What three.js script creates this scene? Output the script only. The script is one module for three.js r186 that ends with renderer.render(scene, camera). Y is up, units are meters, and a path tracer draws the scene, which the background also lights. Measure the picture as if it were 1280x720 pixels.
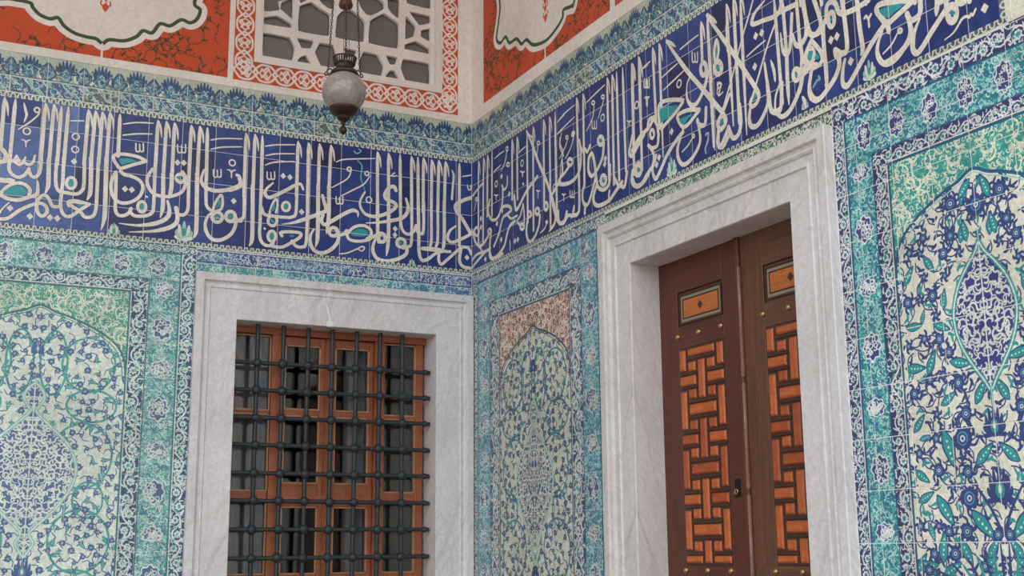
import * as THREE from 'three';
import { mergeGeometries } from 'three/addons/utils/BufferGeometryUtils.js';
import { RoundedBoxGeometry } from 'three/addons/geometries/RoundedBoxGeometry.js';

// ---------------------------------------------------------------- camera, sky, exposure
const scene = new THREE.Scene();
const FOCAL = 1561.24, EYE = [-3.7943, 1.6, 8.1611];
const camera = new THREE.PerspectiveCamera(2 * Math.atan(360 / FOCAL) * 180 / Math.PI, 1280 / 720, 0.05, 200);
camera.position.set(...EYE);
camera.rotation.set(11.9753 * Math.PI / 180, -26.8094 * Math.PI / 180, -0.4562 * Math.PI / 180, 'YXZ');
camera.updateMatrixWorld(true);
scene.add(camera);
const renderer = new THREE.WebGLRenderer({ antialias: true });
renderer.toneMapping = THREE.LinearToneMapping;
renderer.toneMappingExposure = 2.32;
renderer.shadowMap.enabled = true;
// an overcast sky: white cloud, a little brighter overhead than at the horizon
const skyTex = (() => {
  const W = 64, H = 32, d = new Float32Array(W * H * 4);
  for (let j = 0; j < H; j++) for (let i = 0; i < W; i++) {
    const up = Math.sin(((j + 0.5) / H - 0.5) * Math.PI), l = 0.78 + 0.42 * Math.max(0, up);
    d.set([l * 0.985, l * 1.0, l * 1.03, 1], (j * W + i) * 4);
  }
  const t = new THREE.DataTexture(d, W, H, THREE.RGBAFormat, THREE.FloatType);
  t.mapping = THREE.EquirectangularReflectionMapping; t.magFilter = THREE.LinearFilter; t.minFilter = THREE.LinearFilter; t.needsUpdate = true;
  return t;
})();
scene.background = skyTex; scene.environment = skyTex;

// ---------------------------------------------------------------- helpers
function rng(seed) { let a = seed >>> 0; return () => { a = (a + 0x6D2B79F5) | 0; let t = Math.imul(a ^ (a >>> 15), 1 | a); t = (t + Math.imul(t ^ (t >>> 7), 61 | t)) ^ t; return ((t ^ (t >>> 14)) >>> 0) / 4294967296; }; }
const eye = new THREE.Vector3(...EYE);
function ray(px, py) { return new THREE.Vector3((px - 640) / FOCAL, -(py - 360) / FOCAL, -1).applyQuaternion(camera.quaternion); }
// where a pixel's ray meets the left wall plane (z = w) or the right wall plane (x = -w): [u, v] in metres on that wall
function onLeft(px, py, w = 0) { const d = ray(px, py), t = (w - eye.z) / d.z; return [eye.x + d.x * t, eye.y + d.y * t]; }
function onRight(px, py, w = 0) { const d = ray(px, py), t = (-w - eye.x) / d.x; return [eye.z + d.z * t, eye.y + d.y * t]; }
const taken = new Map();
function numbered(n) { const k = taken.get(n) || 0; taken.set(n, k + 1); return k ? n + '_' + String(k).padStart(3, '0') : n; }
function mesh(name, geo, mat, parent, label) {
  const m = new THREE.Mesh(geo, mat); m.name = parent ? name : numbered(name); m.castShadow = m.receiveShadow = true; (parent || scene).add(m);
  if (label) m.userData.label = label;
  return m;
}
function group(name, parent, label, category, extra = {}) {
  const g = new THREE.Group(); g.name = parent ? name : numbered(name); (parent || scene).add(g);
  if (label) g.userData.label = label; if (category) g.userData.category = category; Object.assign(g.userData, extra);
  return g;
}
function box(u0, u1, v0, v1, w0, w1) { const g = new THREE.BoxGeometry(u1 - u0, v1 - v0, w1 - w0); g.translate((u0 + u1) / 2, (v0 + v1) / 2, (w0 + w1) / 2); return g; }
// box whose uv are metres on the wall, so that grain keeps its size; turn lays the grain across
function grainBox(u0, u1, v0, v1, w0, w1, bevel = 0.004, turn = false, off = 0, size = 1) {
  const g = new RoundedBoxGeometry(u1 - u0, v1 - v0, w1 - w0, 1, Math.min(bevel, (u1 - u0) / 2.1, (v1 - v0) / 2.1, (w1 - w0) / 2.1)); g.translate((u0 + u1) / 2, (v0 + v1) / 2, (w0 + w1) / 2);
  const p = g.attributes.position, uv = g.attributes.uv;
  for (let i = 0; i < p.count; i++) { const a = (p.getX(i) + p.getZ(i)) / size + off, b = (p.getY(i) + p.getZ(i) * 0.3) / size + off * 0.37; turn ? uv.setXY(i, b, a) : uv.setXY(i, a, b); }
  return g;
}
const onRightWall = (o) => { o.rotation.y = -Math.PI / 2; return o; };

// ---------------------------------------------------------------- computed colour maps
const NZ = (() => { // tiling value noise, 256 x 256, two scales
  const r = rng(7), n = 256, make = (cells) => { const g = Float32Array.from({ length: cells * cells }, () => r() * 2 - 1), o = new Float32Array(n * n);
    for (let y = 0; y < n; y++) for (let x = 0; x < n; x++) { const fx = x / n * cells, fy = y / n * cells, x0 = fx | 0, y0 = fy | 0, tx = fx - x0, ty = fy - y0, s = tx * tx * (3 - 2 * tx), q = ty * ty * (3 - 2 * ty), G = (i, j) => g[(j % cells) * cells + (i % cells)];
      o[y * n + x] = (G(x0, y0) * (1 - s) + G(x0 + 1, y0) * s) * (1 - q) + (G(x0, y0 + 1) * (1 - s) + G(x0 + 1, y0 + 1) * s) * q; } return o; };
  return { fine: make(128), mid: make(40), coarse: make(9) };
})();
function grain(ctx, W, H, fine, mid, coarse) {
  const im = ctx.getImageData(0, 0, W, H), d = im.data;
  for (let y = 0; y < H; y++) for (let x = 0; x < W; x++) {
    const a = (y & 255) * 256 + (x & 255), b = ((y * 3 >> 2) & 255) * 256 + ((x * 3 >> 2) & 255), c = ((y >> 2) & 255) * 256 + ((x >> 2) & 255);
    const k = 1 + fine * NZ.fine[a] + mid * NZ.mid[b] + coarse * NZ.coarse[c], i = (y * W + x) * 4;
    d[i] *= k; d[i + 1] *= k; d[i + 2] *= k;
  }
  ctx.putImageData(im, 0, 0);
}
// a print of the wall area u0..u1, v0..v1 (metres); draw() works in metres with v up
function print(u0, u1, v0, v1, ppm, draw, n = [0.06, 0.05, 0.05]) {
  ppm = Math.min(ppm, 2047 / (u1 - u0), 2047 / (v1 - v0)); const W = Math.round((u1 - u0) * ppm), H = Math.round((v1 - v0) * ppm), c = document.createElement('canvas'); c.width = W; c.height = H;
  const ctx = c.getContext('2d'); ctx.setTransform(ppm, 0, 0, -ppm, -u0 * ppm, v1 * ppm); ctx.lineCap = 'round'; ctx.lineJoin = 'round';
  draw(ctx); ctx.setTransform(1, 0, 0, 1, 0, 0);
  if (n) grain(ctx, W, H, ...n);
  const t = new THREE.CanvasTexture(c); t.colorSpace = THREE.SRGBColorSpace; t.wrapS = t.wrapT = THREE.RepeatWrapping; t.anisotropy = 8;
  return { map: t, u0, u1, v0, v1 };
}
const glaze = (p) => Object.assign(new THREE.MeshPhysicalMaterial({ map: p.map, roughness: 0.3, specularIntensity: 0.8 }), { userData: { area: p } });
// plaster, marble, wood, iron
const rect = (c, col, u0, v0, u1, v1) => { c.fillStyle = col; c.fillRect(u0, v0, u1 - u0, v1 - v0); };
function veined(base, veins, seed, amount) {
  const r = rng(seed);
  return print(0, 2, 0, 2, 512, (c) => {
    rect(c, base, 0, 0, 2, 2);
    for (let i = 0; i < amount; i++) {
      let x = r() * 2, y = r() * 2, a = 1.2 + (r() - 0.5) * 0.5; const n = 10 + r() * 40;
      c.strokeStyle = veins[(r() * veins.length) | 0]; c.globalAlpha = 0.05 + r() * 0.16; c.lineWidth = 0.004 + r() * r() * 0.05; c.beginPath(); c.moveTo(x, y);
      for (let k = 0; k < n; k++) { a += (r() - 0.5) * 0.35; x += Math.cos(a) * 0.025; y += Math.sin(a) * 0.025; c.lineTo(x, y); } c.stroke();
    }
    c.globalAlpha = 1;
  }, [0.03, 0.035, 0.03]);
}
function wood(base, dark, light, seed) {
  const r = rng(seed);
  return print(0, 1, 0, 1, 512, (c) => {
    rect(c, base, 0, 0, 1, 1);
    for (let i = 0; i < 420; i++) {
      let x = r(), y = -0.1 + r(); c.strokeStyle = r() < 0.6 ? dark : light; c.globalAlpha = 0.08 + r() * 0.22; c.lineWidth = 0.0015 + r() * 0.006; c.beginPath(); c.moveTo(x, y); const L = 0.2 + r() * 0.9, ph = r() * 6;
      for (let k = 0; k <= 12; k++) c.lineTo(x + Math.sin(ph + k * 0.5) * 0.006, y + L * k / 12); c.stroke();
    }
    c.globalAlpha = 1;
  }, [0.07, 0.05, 0.05]);
}
const M = {};
const std = (o) => new THREE.MeshStandardMaterial(o);
M.marble = std({ map: veined('#dcd9db', ['#adabb2', '#bdb6b2', '#cbbfae', '#f6f4f4'], 11, 260).map, roughness: 0.55 });
M.marbleWarm = std({ map: veined('#d9d4d2', ['#b6aca2', '#aaa29c', '#c9b9a0', '#f2efec'], 12, 260).map, roughness: 0.58 });
M.grout = std({ map: veined('#e9e8e2', ['#d2d0c6', '#f3f2ee'], 13, 120).map, roughness: 0.9 });
M.stucco = std({ map: veined('#eae0d8', ['#dcd0c6', '#f3ebe4', '#d4c8be'], 14, 160).map, roughness: 0.85 });
M.doorWood = std({ map: wood('#5a2a1b', '#32140c', '#7a412a', 21).map, roughness: 0.42 });
M.doorWood2 = std({ map: wood('#66402a', '#3a2012', '#855838', 22).map, roughness: 0.45 });
M.inlay = std({ map: wood('#bd5f2a', '#904016', '#d87e3e', 23).map, roughness: 0.4 });
M.inlay2 = std({ map: wood('#a84e24', '#7e3412', '#c66c34', 24).map, roughness: 0.4 });
M.panelWood = std({ map: wood('#bd6c2c', '#8f4a18', '#d98c46', 25).map, roughness: 0.35 });
M.strip = std({ map: wood('#46291c', '#2a160e', '#5e3c2a', 26).map, roughness: 0.5 });
M.paleStrip = std({ color: '#8d8672', roughness: 0.6 });
M.windowWood = std({ map: wood('#a15c3c', '#7c3f26', '#b97450', 27).map, roughness: 0.5 });
M.bead = std({ map: wood('#c29066', '#a06e48', '#d5a880', 28).map, roughness: 0.55 });
M.iron = std({ color: '#353d41', roughness: 0.5, metalness: 0.35 });
M.brass = std({ color: '#b79a6a', roughness: 0.35, metalness: 0.85 });
M.black = std({ color: '#181616', roughness: 0.5, metalness: 0.4 });
M.glass = new THREE.MeshPhysicalMaterial({ color: '#ffffff', roughness: 0.02, transmission: 1, thickness: 0, ior: 1.5 });
M.room = std({ color: '#a3978a', roughness: 0.9 });
M.stone = std({ map: veined('#7c7264', ['#675e52', '#8f8578'], 15, 200).map, roughness: 0.8 });
M.white = std({ color: '#d9d4cb', roughness: 0.85 });

// ---------------------------------------------------------------- inscription: pen strokes read off the two walls, kept in wall metres
const ink = { left: [], right: [] };
let pen, to;                                             // current list and view-to-wall mapping
function sheet(wall, ox, oy, k) { pen = ink[wall]; const f = wall === 'left' ? onLeft : onRight; to = (x, y) => f(ox + x / k, oy + y / k); }
const pairs = (p) => { const o = []; for (let i = 0; i < p.length; i += 2) o.push(to(p[i], p[i + 1])); return o; };
function s(p, w = 0.0245, a = 1, b = 1, col) { pen.push({ k: 's', p: pairs(p), w, a, b, col }); }            // a pen stroke
function v(x1, y1, x2, y2, b = 1) { s([x1, y1, (x1 * 2 + x2) / 3, (y1 * 2 + y2) / 3, x2, y2], 0.0265, 0.45, b); }   // an upright
function a(x1, y1, x2, y2, b = 1) { v(x1, y1, x2, y2, b); const [X, Y] = to(x1, y1); pen.push({ k: 's', p: [[X + 0.003, Y - 0.006], [X + 0.02, Y - 0.045], [X + 0.029, Y - 0.115]], w: 0.0155, a: 1, b: 0.2 }); }  // with a barbed head
function e(x, y, rx, ry, w = 0.024, green = 0) { const p = []; for (let i = 0; i <= 20; i++) p.push(x + rx * Math.cos(i / 20 * 6.2832), y + ry * Math.sin(i / 20 * 6.2832)); s(p, w); if (green) { const q = []; for (let i = 0; i < 12; i++) q.push(x + rx * green * Math.cos(i / 12 * 6.2832), y + ry * green * Math.sin(i / 12 * 6.2832)); f(q); } }
function f(p) { pen.push({ k: 'f', p: pairs(p) }); }                                                        // turquoise filling
function d(x, y) { pen.push({ k: 'd', p: [to(x, y)] }); }                                                   // lozenge dot
function o(x, y) { const c = to(x, y), p = []; for (let i = 0; i <= 14; i++) p.push([c[0] + 0.021 * Math.cos(i / 14 * 6.2832), c[1] + 0.021 * Math.sin(i / 14 * 6.2832)]); pen.push({ k: 's', p, w: 0.011, a: 1, b: 1 }); }   // small ring
function w3(x0, x1, y0, y1) { const m = (x0 + x1) / 2, q = y1 - (y1 - y0) * 0.08; s([x0, y0, x0 + (m - x0) * 0.1, q, m, q, m, y0 + (y1 - y0) * 0.1], 0.011); s([m, q - 5, m + (x1 - m) * 0.4, y1, x1, q, x1, y0], 0.011); }
function t(x, y0, y1, h) { s([x - h, y0 - h * 0.3, x - h * 0.4, y0 - h * 0.2, x, y0 + h * 0.3, x + h * 0.4, y0 - h * 0.1, x + h, y0 - h * 0.2], 0.012, 0.6, 0.6); s([x, y0, x, (y0 + y1) / 2, x, y1], 0.011, 1, 0.5); }
function thin(p) { s(p, 0.012, 0.8, 0.7); }
function leaf(x, y, h) { const c = to(x, y); pen.push({ k: 'l', p: [c], h }); }                              // small palmette on the lower edge
// left wall, from the far left to the corner
sheet('left', 0, 115, 8);
a(45, 60, 5, 560); v(155, 75, 95, 690); s([240, 110, 255, 180, 265, 230, 240, 300], 0.018, 0.4, 0.3); e(370, 180, 26, 24, 0.012); thin([395, 185, 380, 230, 300, 300, 180, 375]); o(268, 392); t(258, 490, 552, 45);
a(455, 115, 405, 720); a(540, 125, 488, 720); v(615, 145, 570, 720); v(685, 150, 637, 720); thin([705, 288, 770, 288, 838, 288]); o(757, 447); o(752, 575); d(740, 695);
a(885, 180, 840, 720); a(955, 190, 908, 720); a(1025, 200, 985, 720); a(1100, 205, 1062, 720); v(1200, 225, 1180, 640);
s([150, 660, 190, 690, 165, 640], 0.02); s([150, 700, 190, 725, 230, 700, 255, 650], 0.022, 1, 0.5); s([230, 700, 290, 725, 330, 700, 350, 630], 0.022, 1, 0.5); s([-20, 560, 30, 580, 60, 640, 40, 690, -20, 700], 0.03); s([0, 700, 80, 690, 170, 690], 0.024);
sheet('left', 0, 200, 8);
s([98, -20, 90, 90, 130, 150, 190, 172, 250, 145, 290, 85]); s([290, 110, 310, 155, 345, 172, 390, 135, 408, 60, 412, -20]); s([488, 0, 485, 160, 480, 260, 450, 335], 0.03, 1, 0.2);
s([570, -20, 558, 120, 560, 250, 595, 315, 670, 328, 760, 340, 815, 310, 838, 240, 845, -20]); e(710, 230, 46, 55, 0.022, 0.62);
s([637, -20, 628, 200, 615, 330, 605, 440, 620, 520, 660, 562, 720, 555, 800, 500, 890, 442]); s([690, 455, 690, 420, 740, 412, 820, 425, 905, 438], 0.03, 1, 0.3); s([690, 445, 740, 475, 800, 515, 850, 570, 925, 562, 958, 490, 970, 300, 985, -20]); f([770, 445, 800, 440, 825, 452, 795, 470]);
s([910, -20, 908, 200, 900, 330, 870, 400], 0.03, 1, 0.2); s([1065, -20, 1055, 300, 1045, 560, 1010, 700], 0.031, 1, 0.15);
s([0, 345, 60, 275, 150, 232, 240, 240, 298, 295, 290, 345]); s([-20, 330, 60, 380, 180, 400, 290, 370, 365, 345, 378, 280, 375, 215], 0.027, 1, 0.5); f([30, 320, 100, 278, 190, 265, 260, 310, 220, 350, 110, 355]);
s([-20, 195, 60, 205, 145, 202], 0.036, 1, 0.1); s([-20, 590, 80, 580, 200, 500, 320, 448, 400, 432, 455, 460, 470, 520, 420, 562, 375, 520, 368, 430, 400, 372, 450, 352, 490, 390, 525, 460, 590, 465]); f([415, 485, 450, 500, 448, 525, 425, 510]); thin([0, 530, 20, 490, 90, 425]);
d(100, 480); d(298, 563); d(500, 575); d(573, 583); leaf(1135, 705, 0.05);
sheet('left', 140, 135, 8);
thin([115, 160, 250, 145, 410, 152]); thin([110, 272, 250, 258, 400, 260]); w3(238, 312, 355, 435); a(460, 125, 425, 720); a(545, 135, 510, 720); a(625, 150, 597, 720); w3(655, 735, 365, 445); d(655, 545); d(718, 548);
a(793, 175, 768, 720); a(880, 185, 850, 720); v(955, 200, 943, 720); thin([990, 320, 1100, 305, 1300, 308]); thin([990, 413, 1100, 392, 1300, 388]); o(1203, 548); w3(1015, 1090, 615, 690); t(1195, 630, 700, 42);
s([340, 530, 250, 485, 120, 462, 40, 465, 12, 500, 50, 570, 90, 602, 200, 570, 330, 535]); f([70, 510, 150, 502, 240, 530, 150, 552, 100, 568]);
sheet('left', 140, 220, 8);
s([85, -50, 120, -15, 200, 5, 280, 50, 308, 120, 270, 210, 180, 262, 90, 268, 20, 220, -10, 130, 0, 30, 40, -40]); s([40, -20, 36, 200, 32, 330, 60, 388, 115, 395, 165, 370, 190, 325]); s([185, 365, 230, 398, 330, 398, 395, 370, 415, 300, 428, -20]); e(297, 308, 40, 52, 0.022, 0.62);
d(130, 130); d(197, 138); s([345, 205, 349, 209], 0.016); s([512, -20, 510, 200, 505, 320, 482, 415], 0.03, 1, 0.2); s([597, -20, 592, 120, 568, 220], 0.03, 1, 0.3);
s([405, -70, 352, 20, 365, 110, 420, 178, 520, 205, 620, 195, 700, 155, 735, 80, 735, 10, 705, -40]); e(685, 22, 42, 42, 0.024, 0); f([640, 10, 665, 0, 680, 18, 655, 25]);
s([770, -20, 764, 200, 758, 335, 720, 385, 665, 382, 640, 330]); s([640, 320, 655, 400, 640, 470, 560, 520, 400, 552, 170, 560], 0.031, 1, 0.15); s([555, 250, 572, 330, 562, 400, 500, 450, 400, 480, 250, 493, 70, 473], 0.031, 0.6, 0.15);
s([852, -20, 847, 300, 842, 540, 815, 622], 0.031, 1, 0.15); s([943, -20, 940, 200, 948, 300, 1000, 352]); s([920, -60, 892, 40, 930, 108, 1020, 145, 1130, 142, 1230, 115, 1282, 80, 1275, 10, 1250, -10], 0.03, 0.5, 0.8);
s([1010, 350, 1030, 275, 1090, 190, 1108, 260, 1090, 330, 1040, 352], 0.02); f([1045, 320, 1055, 270, 1085, 235, 1085, 290]); e(1052, 412, 50, 50, 0.026, 0.5); e(1185, 405, 46, 50, 0.026, 0.5); s([1240, 420, 1232, 500, 1190, 580, 1100, 635, 1010, 635, 950, 570, 932, 480, 960, 400, 1005, 365], 0.027, 1, 0.5); s([1235, 445, 1290, 450], 0.026); d(1217, 250); leaf(715, 640, 0.125); leaf(15, 600, 0.08);
sheet('left', 290, 155, 8);
a(140, 95, 120, 720); a(230, 105, 208, 720); v(305, 120, 292, 720); thin([335, 222, 450, 208, 630, 208]); thin([340, 315, 450, 298, 625, 298]); thin([335, 410, 430, 382, 625, 375]); thin([60, 148, 100, 148]); w3(352, 425, 478, 552); d(512, 520); d(580, 532);
a(660, 175, 645, 720); a(765, 190, 758, 720); a(875, 200, 862, 720); a(990, 215, 968, 720); thin([1045, 378, 1120, 355, 1280, 348, 1430, 345]); e(1172, 452, 20, 20, 0.012); thin([1192, 470, 1150, 550, 1000, 635]);
s([-20, 660, 60, 632, 92, 600, 65, 545], 0.03, 1, 0.5);
sheet('left', 290, 235, 8);
s([410, -50, 345, 10, 332, 60, 370, 95, 440, 72, 560, 12, 620, -22, 685, -40, 712, 15], 0.028, 0.5, 0.6); s([122, -20, 120, 260, 90, 310, 40, 330, 0, 335]); s([208, -20, 205, 300, 200, 510, 172, 578], 0.031, 1, 0.15);
s([292, -20, 282, 300, 278, 480, 310, 555, 370, 577, 412, 550]); s([295, 190, 325, 262, 420, 282, 520, 292, 600, 290, 640, 240, 650, -20]); s([375, 255, 400, 170, 440, 110, 456, 170, 440, 245], 0.018); f([385, 235, 405, 180, 430, 150, 428, 215]); e(405, 328, 44, 50, 0.022, 0); f([375, 300, 410, 320, 435, 350, 400, 345]); e(540, 185, 38, 44, 0.02, 0.62); e(398, 482, 38, 52, 0.022, 0.62);
s([500, 478, 490, 445, 580, 438, 680, 450, 680, 490, 600, 542, 500, 590, 400, 582]); f([570, 475, 600, 468, 625, 480, 595, 492]); s([600, 530, 640, 580, 700, 590, 740, 550, 752, 300, 757, -20]); s([500, 362, 620, 345, 760, 300, 880, 255, 940, 220, 922, 140, 905, 75], 0.03, 0.2, 0.8);
s([862, -20, 860, 300, 855, 500, 835, 590], 0.031, 1, 0.15); s([970, -20, 968, 280, 945, 455], 0.031, 1, 0.2); s([1260, 285, 1255, 240, 1200, 225, 1100, 270, 1000, 330, 930, 365, 895, 330, 912, 268], 0.03, 0.4, 0.8); w3(1042, 1108, 88, 158); d(697, 238); s([326, 404, 330, 408], 0.016);
s([820, 410, 785, 480, 785, 560, 830, 628, 900, 650, 980, 622, 1050, 550, 1066, 470, 1040, 405], 0.029, 0.5, 1); e(1015, 438, 42, 42, 0.026, 0); s([1060, 470, 1115, 462, 1150, 425]);
sheet('left', 440, 255, 8);
s([-60, 270, -30, 350, 60, 372, 160, 358, 240, 312, 290, 290]); s([-50, 300, 20, 232, 110, 215, 180, 250, 192, 310, 150, 348]); f([-10, 290, 50, 250, 120, 250, 165, 290, 110, 325, 20, 318]); thin([-120, 498, -50, 490, 50, 450, 100, 425, 125, 440, 100, 470, 60, 452]);
sheet('left', 440, 175, 8);
s([20, 110, 50, 135, 90, 112, 70, 92], 0.01, 1, 1, '#8fc4c8'); s([60, 210, 100, 260, 90, 380, 130, 510], 0.012, 1, 0.5, '#5fb4bd'); e(150, 335, 20, 20, 0.012); thin([178, 360, 120, 440, 0, 505, -110, 560]); o(170, 598);
a(255, 120, 256, 720); a(365, 135, 367, 720); v(482, 150, 486, 720); a(595, 165, 597, 720); v(660, 175, 663, 720); a(715, 180, 712, 720); a(798, 200, 793, 720); a(868, 205, 858, 720); a(935, 215, 923, 720); s([1000, 300, 1018, 360, 1010, 450, 1000, 590], 0.02, 0.4, 1); v(1075, 235, 1073, 720); thin([1105, 365, 1150, 358, 1200, 350]); thin([1155, 450, 1165, 495, 1185, 495, 1190, 450]); thin([395, 360, 415, 335, 430, 330]); thin([390, 360, 420, 362, 450, 355]);
s([440, 505, 420, 465, 370, 480, 330, 540, 345, 592, 420, 625, 442, 662, 400, 705, 330, 742, 230, 765, 140, 742, 90, 680, 82, 610, 130, 520], 0.029, 1, 0.5);
sheet('left', 440, 255, 8);
s([540, -55, 560, 20, 550, 90, 500, 140, 400, 165, 260, 185, 140, 190], 0.03, 0.6, 0.2); s([256, -20, 258, 280, 270, 380], 0.029); e(300, 338, 34, 42, 0.028, 0); s([250, 330, 215, 400, 212, 480, 260, 550, 360, 570, 470, 545, 540, 500, 552, 440], 0.029, 0.6, 1); e(490, 388, 42, 42, 0.026, 0.4); s([597, -20, 595, 370, 560, 425, 510, 440]); s([367, -20, 365, 340, 345, 515], 0.03, 1, 0.2);
s([486, -20, 490, 200, 520, 280, 570, 302, 620, 270, 640, 215]); s([640, 230, 660, 285, 690, 298, 715, 260, 718, -20]); s([663, -20, 668, 300, 672, 480, 700, 560, 760, 550, 850, 490, 985, 470], 0.028, 1, 0.5); s([793, -20, 795, 340, 785, 415]); s([858, -20, 858, 340, 842, 420]); s([923, -20, 922, 360, 905, 455], 0.029, 1, 0.3); s([705, 445, 780, 450, 870, 462, 985, 482], 0.036, 0.8, 0.4);
s([870, 500, 868, 560, 895, 602, 960, 550, 1060, 462, 1110, 432, 1165, 442, 1192, 500]); s([1092, 440, 1075, 560, 1110, 625, 1180, 642], 0.028); s([1073, -20, 1075, 420]); s([1200, -65, 1110, -35, 1040, 10, 1045, 70, 1110, 160, 1182, 285], 0.031); s([1190, 300, 1090, 352, 1000, 382, 958, 345, 978, 270, 1040, 220], 0.026, 1, 0.5); d(433, 248); d(430, 310); d(1150, 535); leaf(600, 615, 0.05);
// right wall, from the corner to the right
sheet('right', 585, 130, 8);
a(105, 570, 104, 1400); a(155, 540, 150, 1380); a(195, 510, 193, 1120); v(240, 470, 238, 1120); thin([265, 545, 310, 505, 360, 470]); thin([255, 680, 290, 645, 330, 610]); e(390, 448, 10, 20, 0.012); thin([388, 470, 370, 580, 330, 670]); e(400, 605, 14, 18, 0.014); a(440, 360, 442, 950); a(490, 330, 495, 950); o(540, 592); t(543, 680, 730, 22);
s([585, 270, 640, 400, 700, 570, 780, 760, 840, 940, 900, 1160], 0.03, 0.5); s([585, 270, 610, 310, 640, 330], 0.018); a(650, 230, 655, 1260); v(590, 290, 598, 1180); a(755, 160, 762, 1030); a(815, 130, 826, 1240); v(870, 80, 890, 1150); thin([505, 490, 540, 455, 575, 425]); e(703, 390, 12, 18, 0.012); thin([700, 410, 695, 460, 690, 520]); thin([895, 180, 925, 145, 960, 110]); thin([895, 300, 925, 265, 960, 230]); thin([935, 290, 922, 400, 950, 480, 930, 600, 920, 720]);
sheet('right', 585, 210, 5.54);
s([35, 190, 65, 150, 100, 108]); s([150, 220, 140, 300, 160, 355, 200, 350, 230, 280, 240, 210, 240, 140]); s([235, 120, 250, 150, 270, 120, 272, 60], 0.02); d(232, 58); d(285, 180); o(195, 110); t(195, 190, 225, 14); t(378, 30, 62, 15); s([380, 108, 384, 112], 0.02);
s([238, 302, 240, 270, 280, 264, 300, 290, 270, 320, 240, 350, 215, 450, 180, 540], 0.026); s([160, 440, 150, 560, 165, 622, 200, 610, 250, 540, 270, 460, 290, 400, 325, 368], 0.027); s([320, 190, 330, 282, 350, 270, 400, 170, 440, 110, 480, 60], 0.03); s([382, 250, 362, 330, 340, 372, 380, 400, 390, 350, 383, 255], 0.02); e(375, 405, 14, 20, 0.022, 0.4); e(425, 320, 12, 18, 0.024); e(480, 300, 13, 22, 0.024); e(540, 265, 12, 26, 0.024, 0.4); e(545, 375, 6, 8, 0.013); s([412, 340, 404, 450, 425, 510, 460, 480, 490, 400, 498, 330], 0.027, 0.7); thin([545, 380, 530, 420, 500, 450]); s([610, 290, 600, 380, 560, 440], 0.028, 1, 0.2);
s([30, 640, 60, 600, 130, 572, 155, 555]); s([20, 700, 60, 650, 120, 580]); s([150, 560, 150, 612, 180, 630, 240, 592], 0.026); s([30, 430, 55, 520, 100, 532, 150, 450], 0.026); e(60, 440, 16, 28, 0.024); e(150, 440, 12, 18, 0.022); d(120, 632); d(200, 385); d(230, 495); d(325, 505); d(345, 495); d(90, 350); d(90, 410); thin([40, 300, 52, 260, 60, 210]); thin([290, 500, 292, 540, 290, 572]); s([625, 300, 630, 370, 660, 382, 690, 330], 0.027); e(60, 215, 8, 10, 0.012); s([270, 320, 300, 350, 340, 330], 0.02); s([100, 600, 90, 560, 70, 540], 0.02); t(485, 160, 215, 14);
sheet('right', 690, 80, 8);
v(30, 480, 40, 1200); thin([55, 580, 130, 490, 225, 410]); thin([60, 700, 140, 610, 225, 530]); a(245, 340, 262, 960); a(310, 300, 325, 1220); thin([345, 385, 430, 300, 525, 210]); e(412, 388, 14, 18, 0.012); thin([420, 410, 410, 520, 380, 600, 345, 670]); e(508, 328, 14, 18, 0.012); thin([518, 350, 490, 450, 460, 545]); w3(400, 445, 565, 645); o(505, 537); a(550, 140, 572, 1180); a(600, 110, 620, 1200); v(645, 80, 672, 1160); v(705, 40, 740, 1060); a(795, 0, 822, 1100); a(875, -30, 900, 1060); o(847, 410); t(770, 575, 620, 22); thin([905, 45, 930, 28, 955, 10]); w3(920, 955, 165, 235); t(945, 345, 420, 20); e(215, 690, 12, 16, 0.012);
sheet('right', 690, 165, 6);
e(112, 40, 9, 12, 0.012); thin([118, 55, 95, 120, 55, 200]); e(155, 20, 9, 12, 0.012); thin([162, 38, 140, 120, 100, 200]); thin([60, 40, 58, 110, 88, 180]); e(135, 225, 18, 24, 0.026); s([75, 200, 78, 300, 52, 382, 110, 388, 170, 352, 210, 270, 215, 150, 205, 60], 0.029, 0.5, 0.7); s([75, 330, 100, 300, 130, 255], 0.024); s([215, 110, 230, 142, 250, 128, 264, 150, 285, 100], 0.022);
e(365, 65, 20, 32, 0.027, 0.45); s([388, 85, 378, 190, 340, 280, 300, 330, 274, 290, 275, 200, 290, 165], 0.028); s([298, 150, 315, 210, 325, 282], 0.029, 0.5); e(385, 360, 20, 36, 0.027, 0.5); s([330, 320, 345, 410, 390, 432, 430, 380, 435, 250], 0.027); s([335, 400, 312, 480, 320, 538, 360, 550, 430, 510, 480, 440, 525, 375], 0.029); s([465, 340, 495, 395, 520, 405, 545, 405, 562, 300], 0.027); s([245, 380, 228, 470, 240, 538, 270, 540, 300, 450, 330, 330], 0.026); s([250, 540, 246, 610], 0.027, 1, 0.3); s([0, 510, 20, 600, 52, 680, 92, 668, 110, 600], 0.028); s([100, 655, 130, 622, 150, 632, 165, 560], 0.024); s([150, 625, 190, 615, 205, 540, 198, 200], 0.029); t(88, 470, 522, 14); w3(135, 168, 440, 490); s([0, 470, 40, 400, 62, 375], 0.026); s([8, 440, 12, 400, 25, 390], 0.012);
e(640, 285, 19, 40, 0.027, 0); f([645, 275, 658, 272, 662, 290, 650, 298]); s([605, 290, 600, 375, 640, 410, 690, 372, 725, 310], 0.028); s([580, 165, 602, 178, 640, 110, 690, 20], 0.028); s([603, 20, 590, 90, 578, 150], 0.022); d(400, 200); d(395, 240); s([430, 520, 425, 480, 430, 440], 0.018);
sheet('right', 790, 30, 8);
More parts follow.
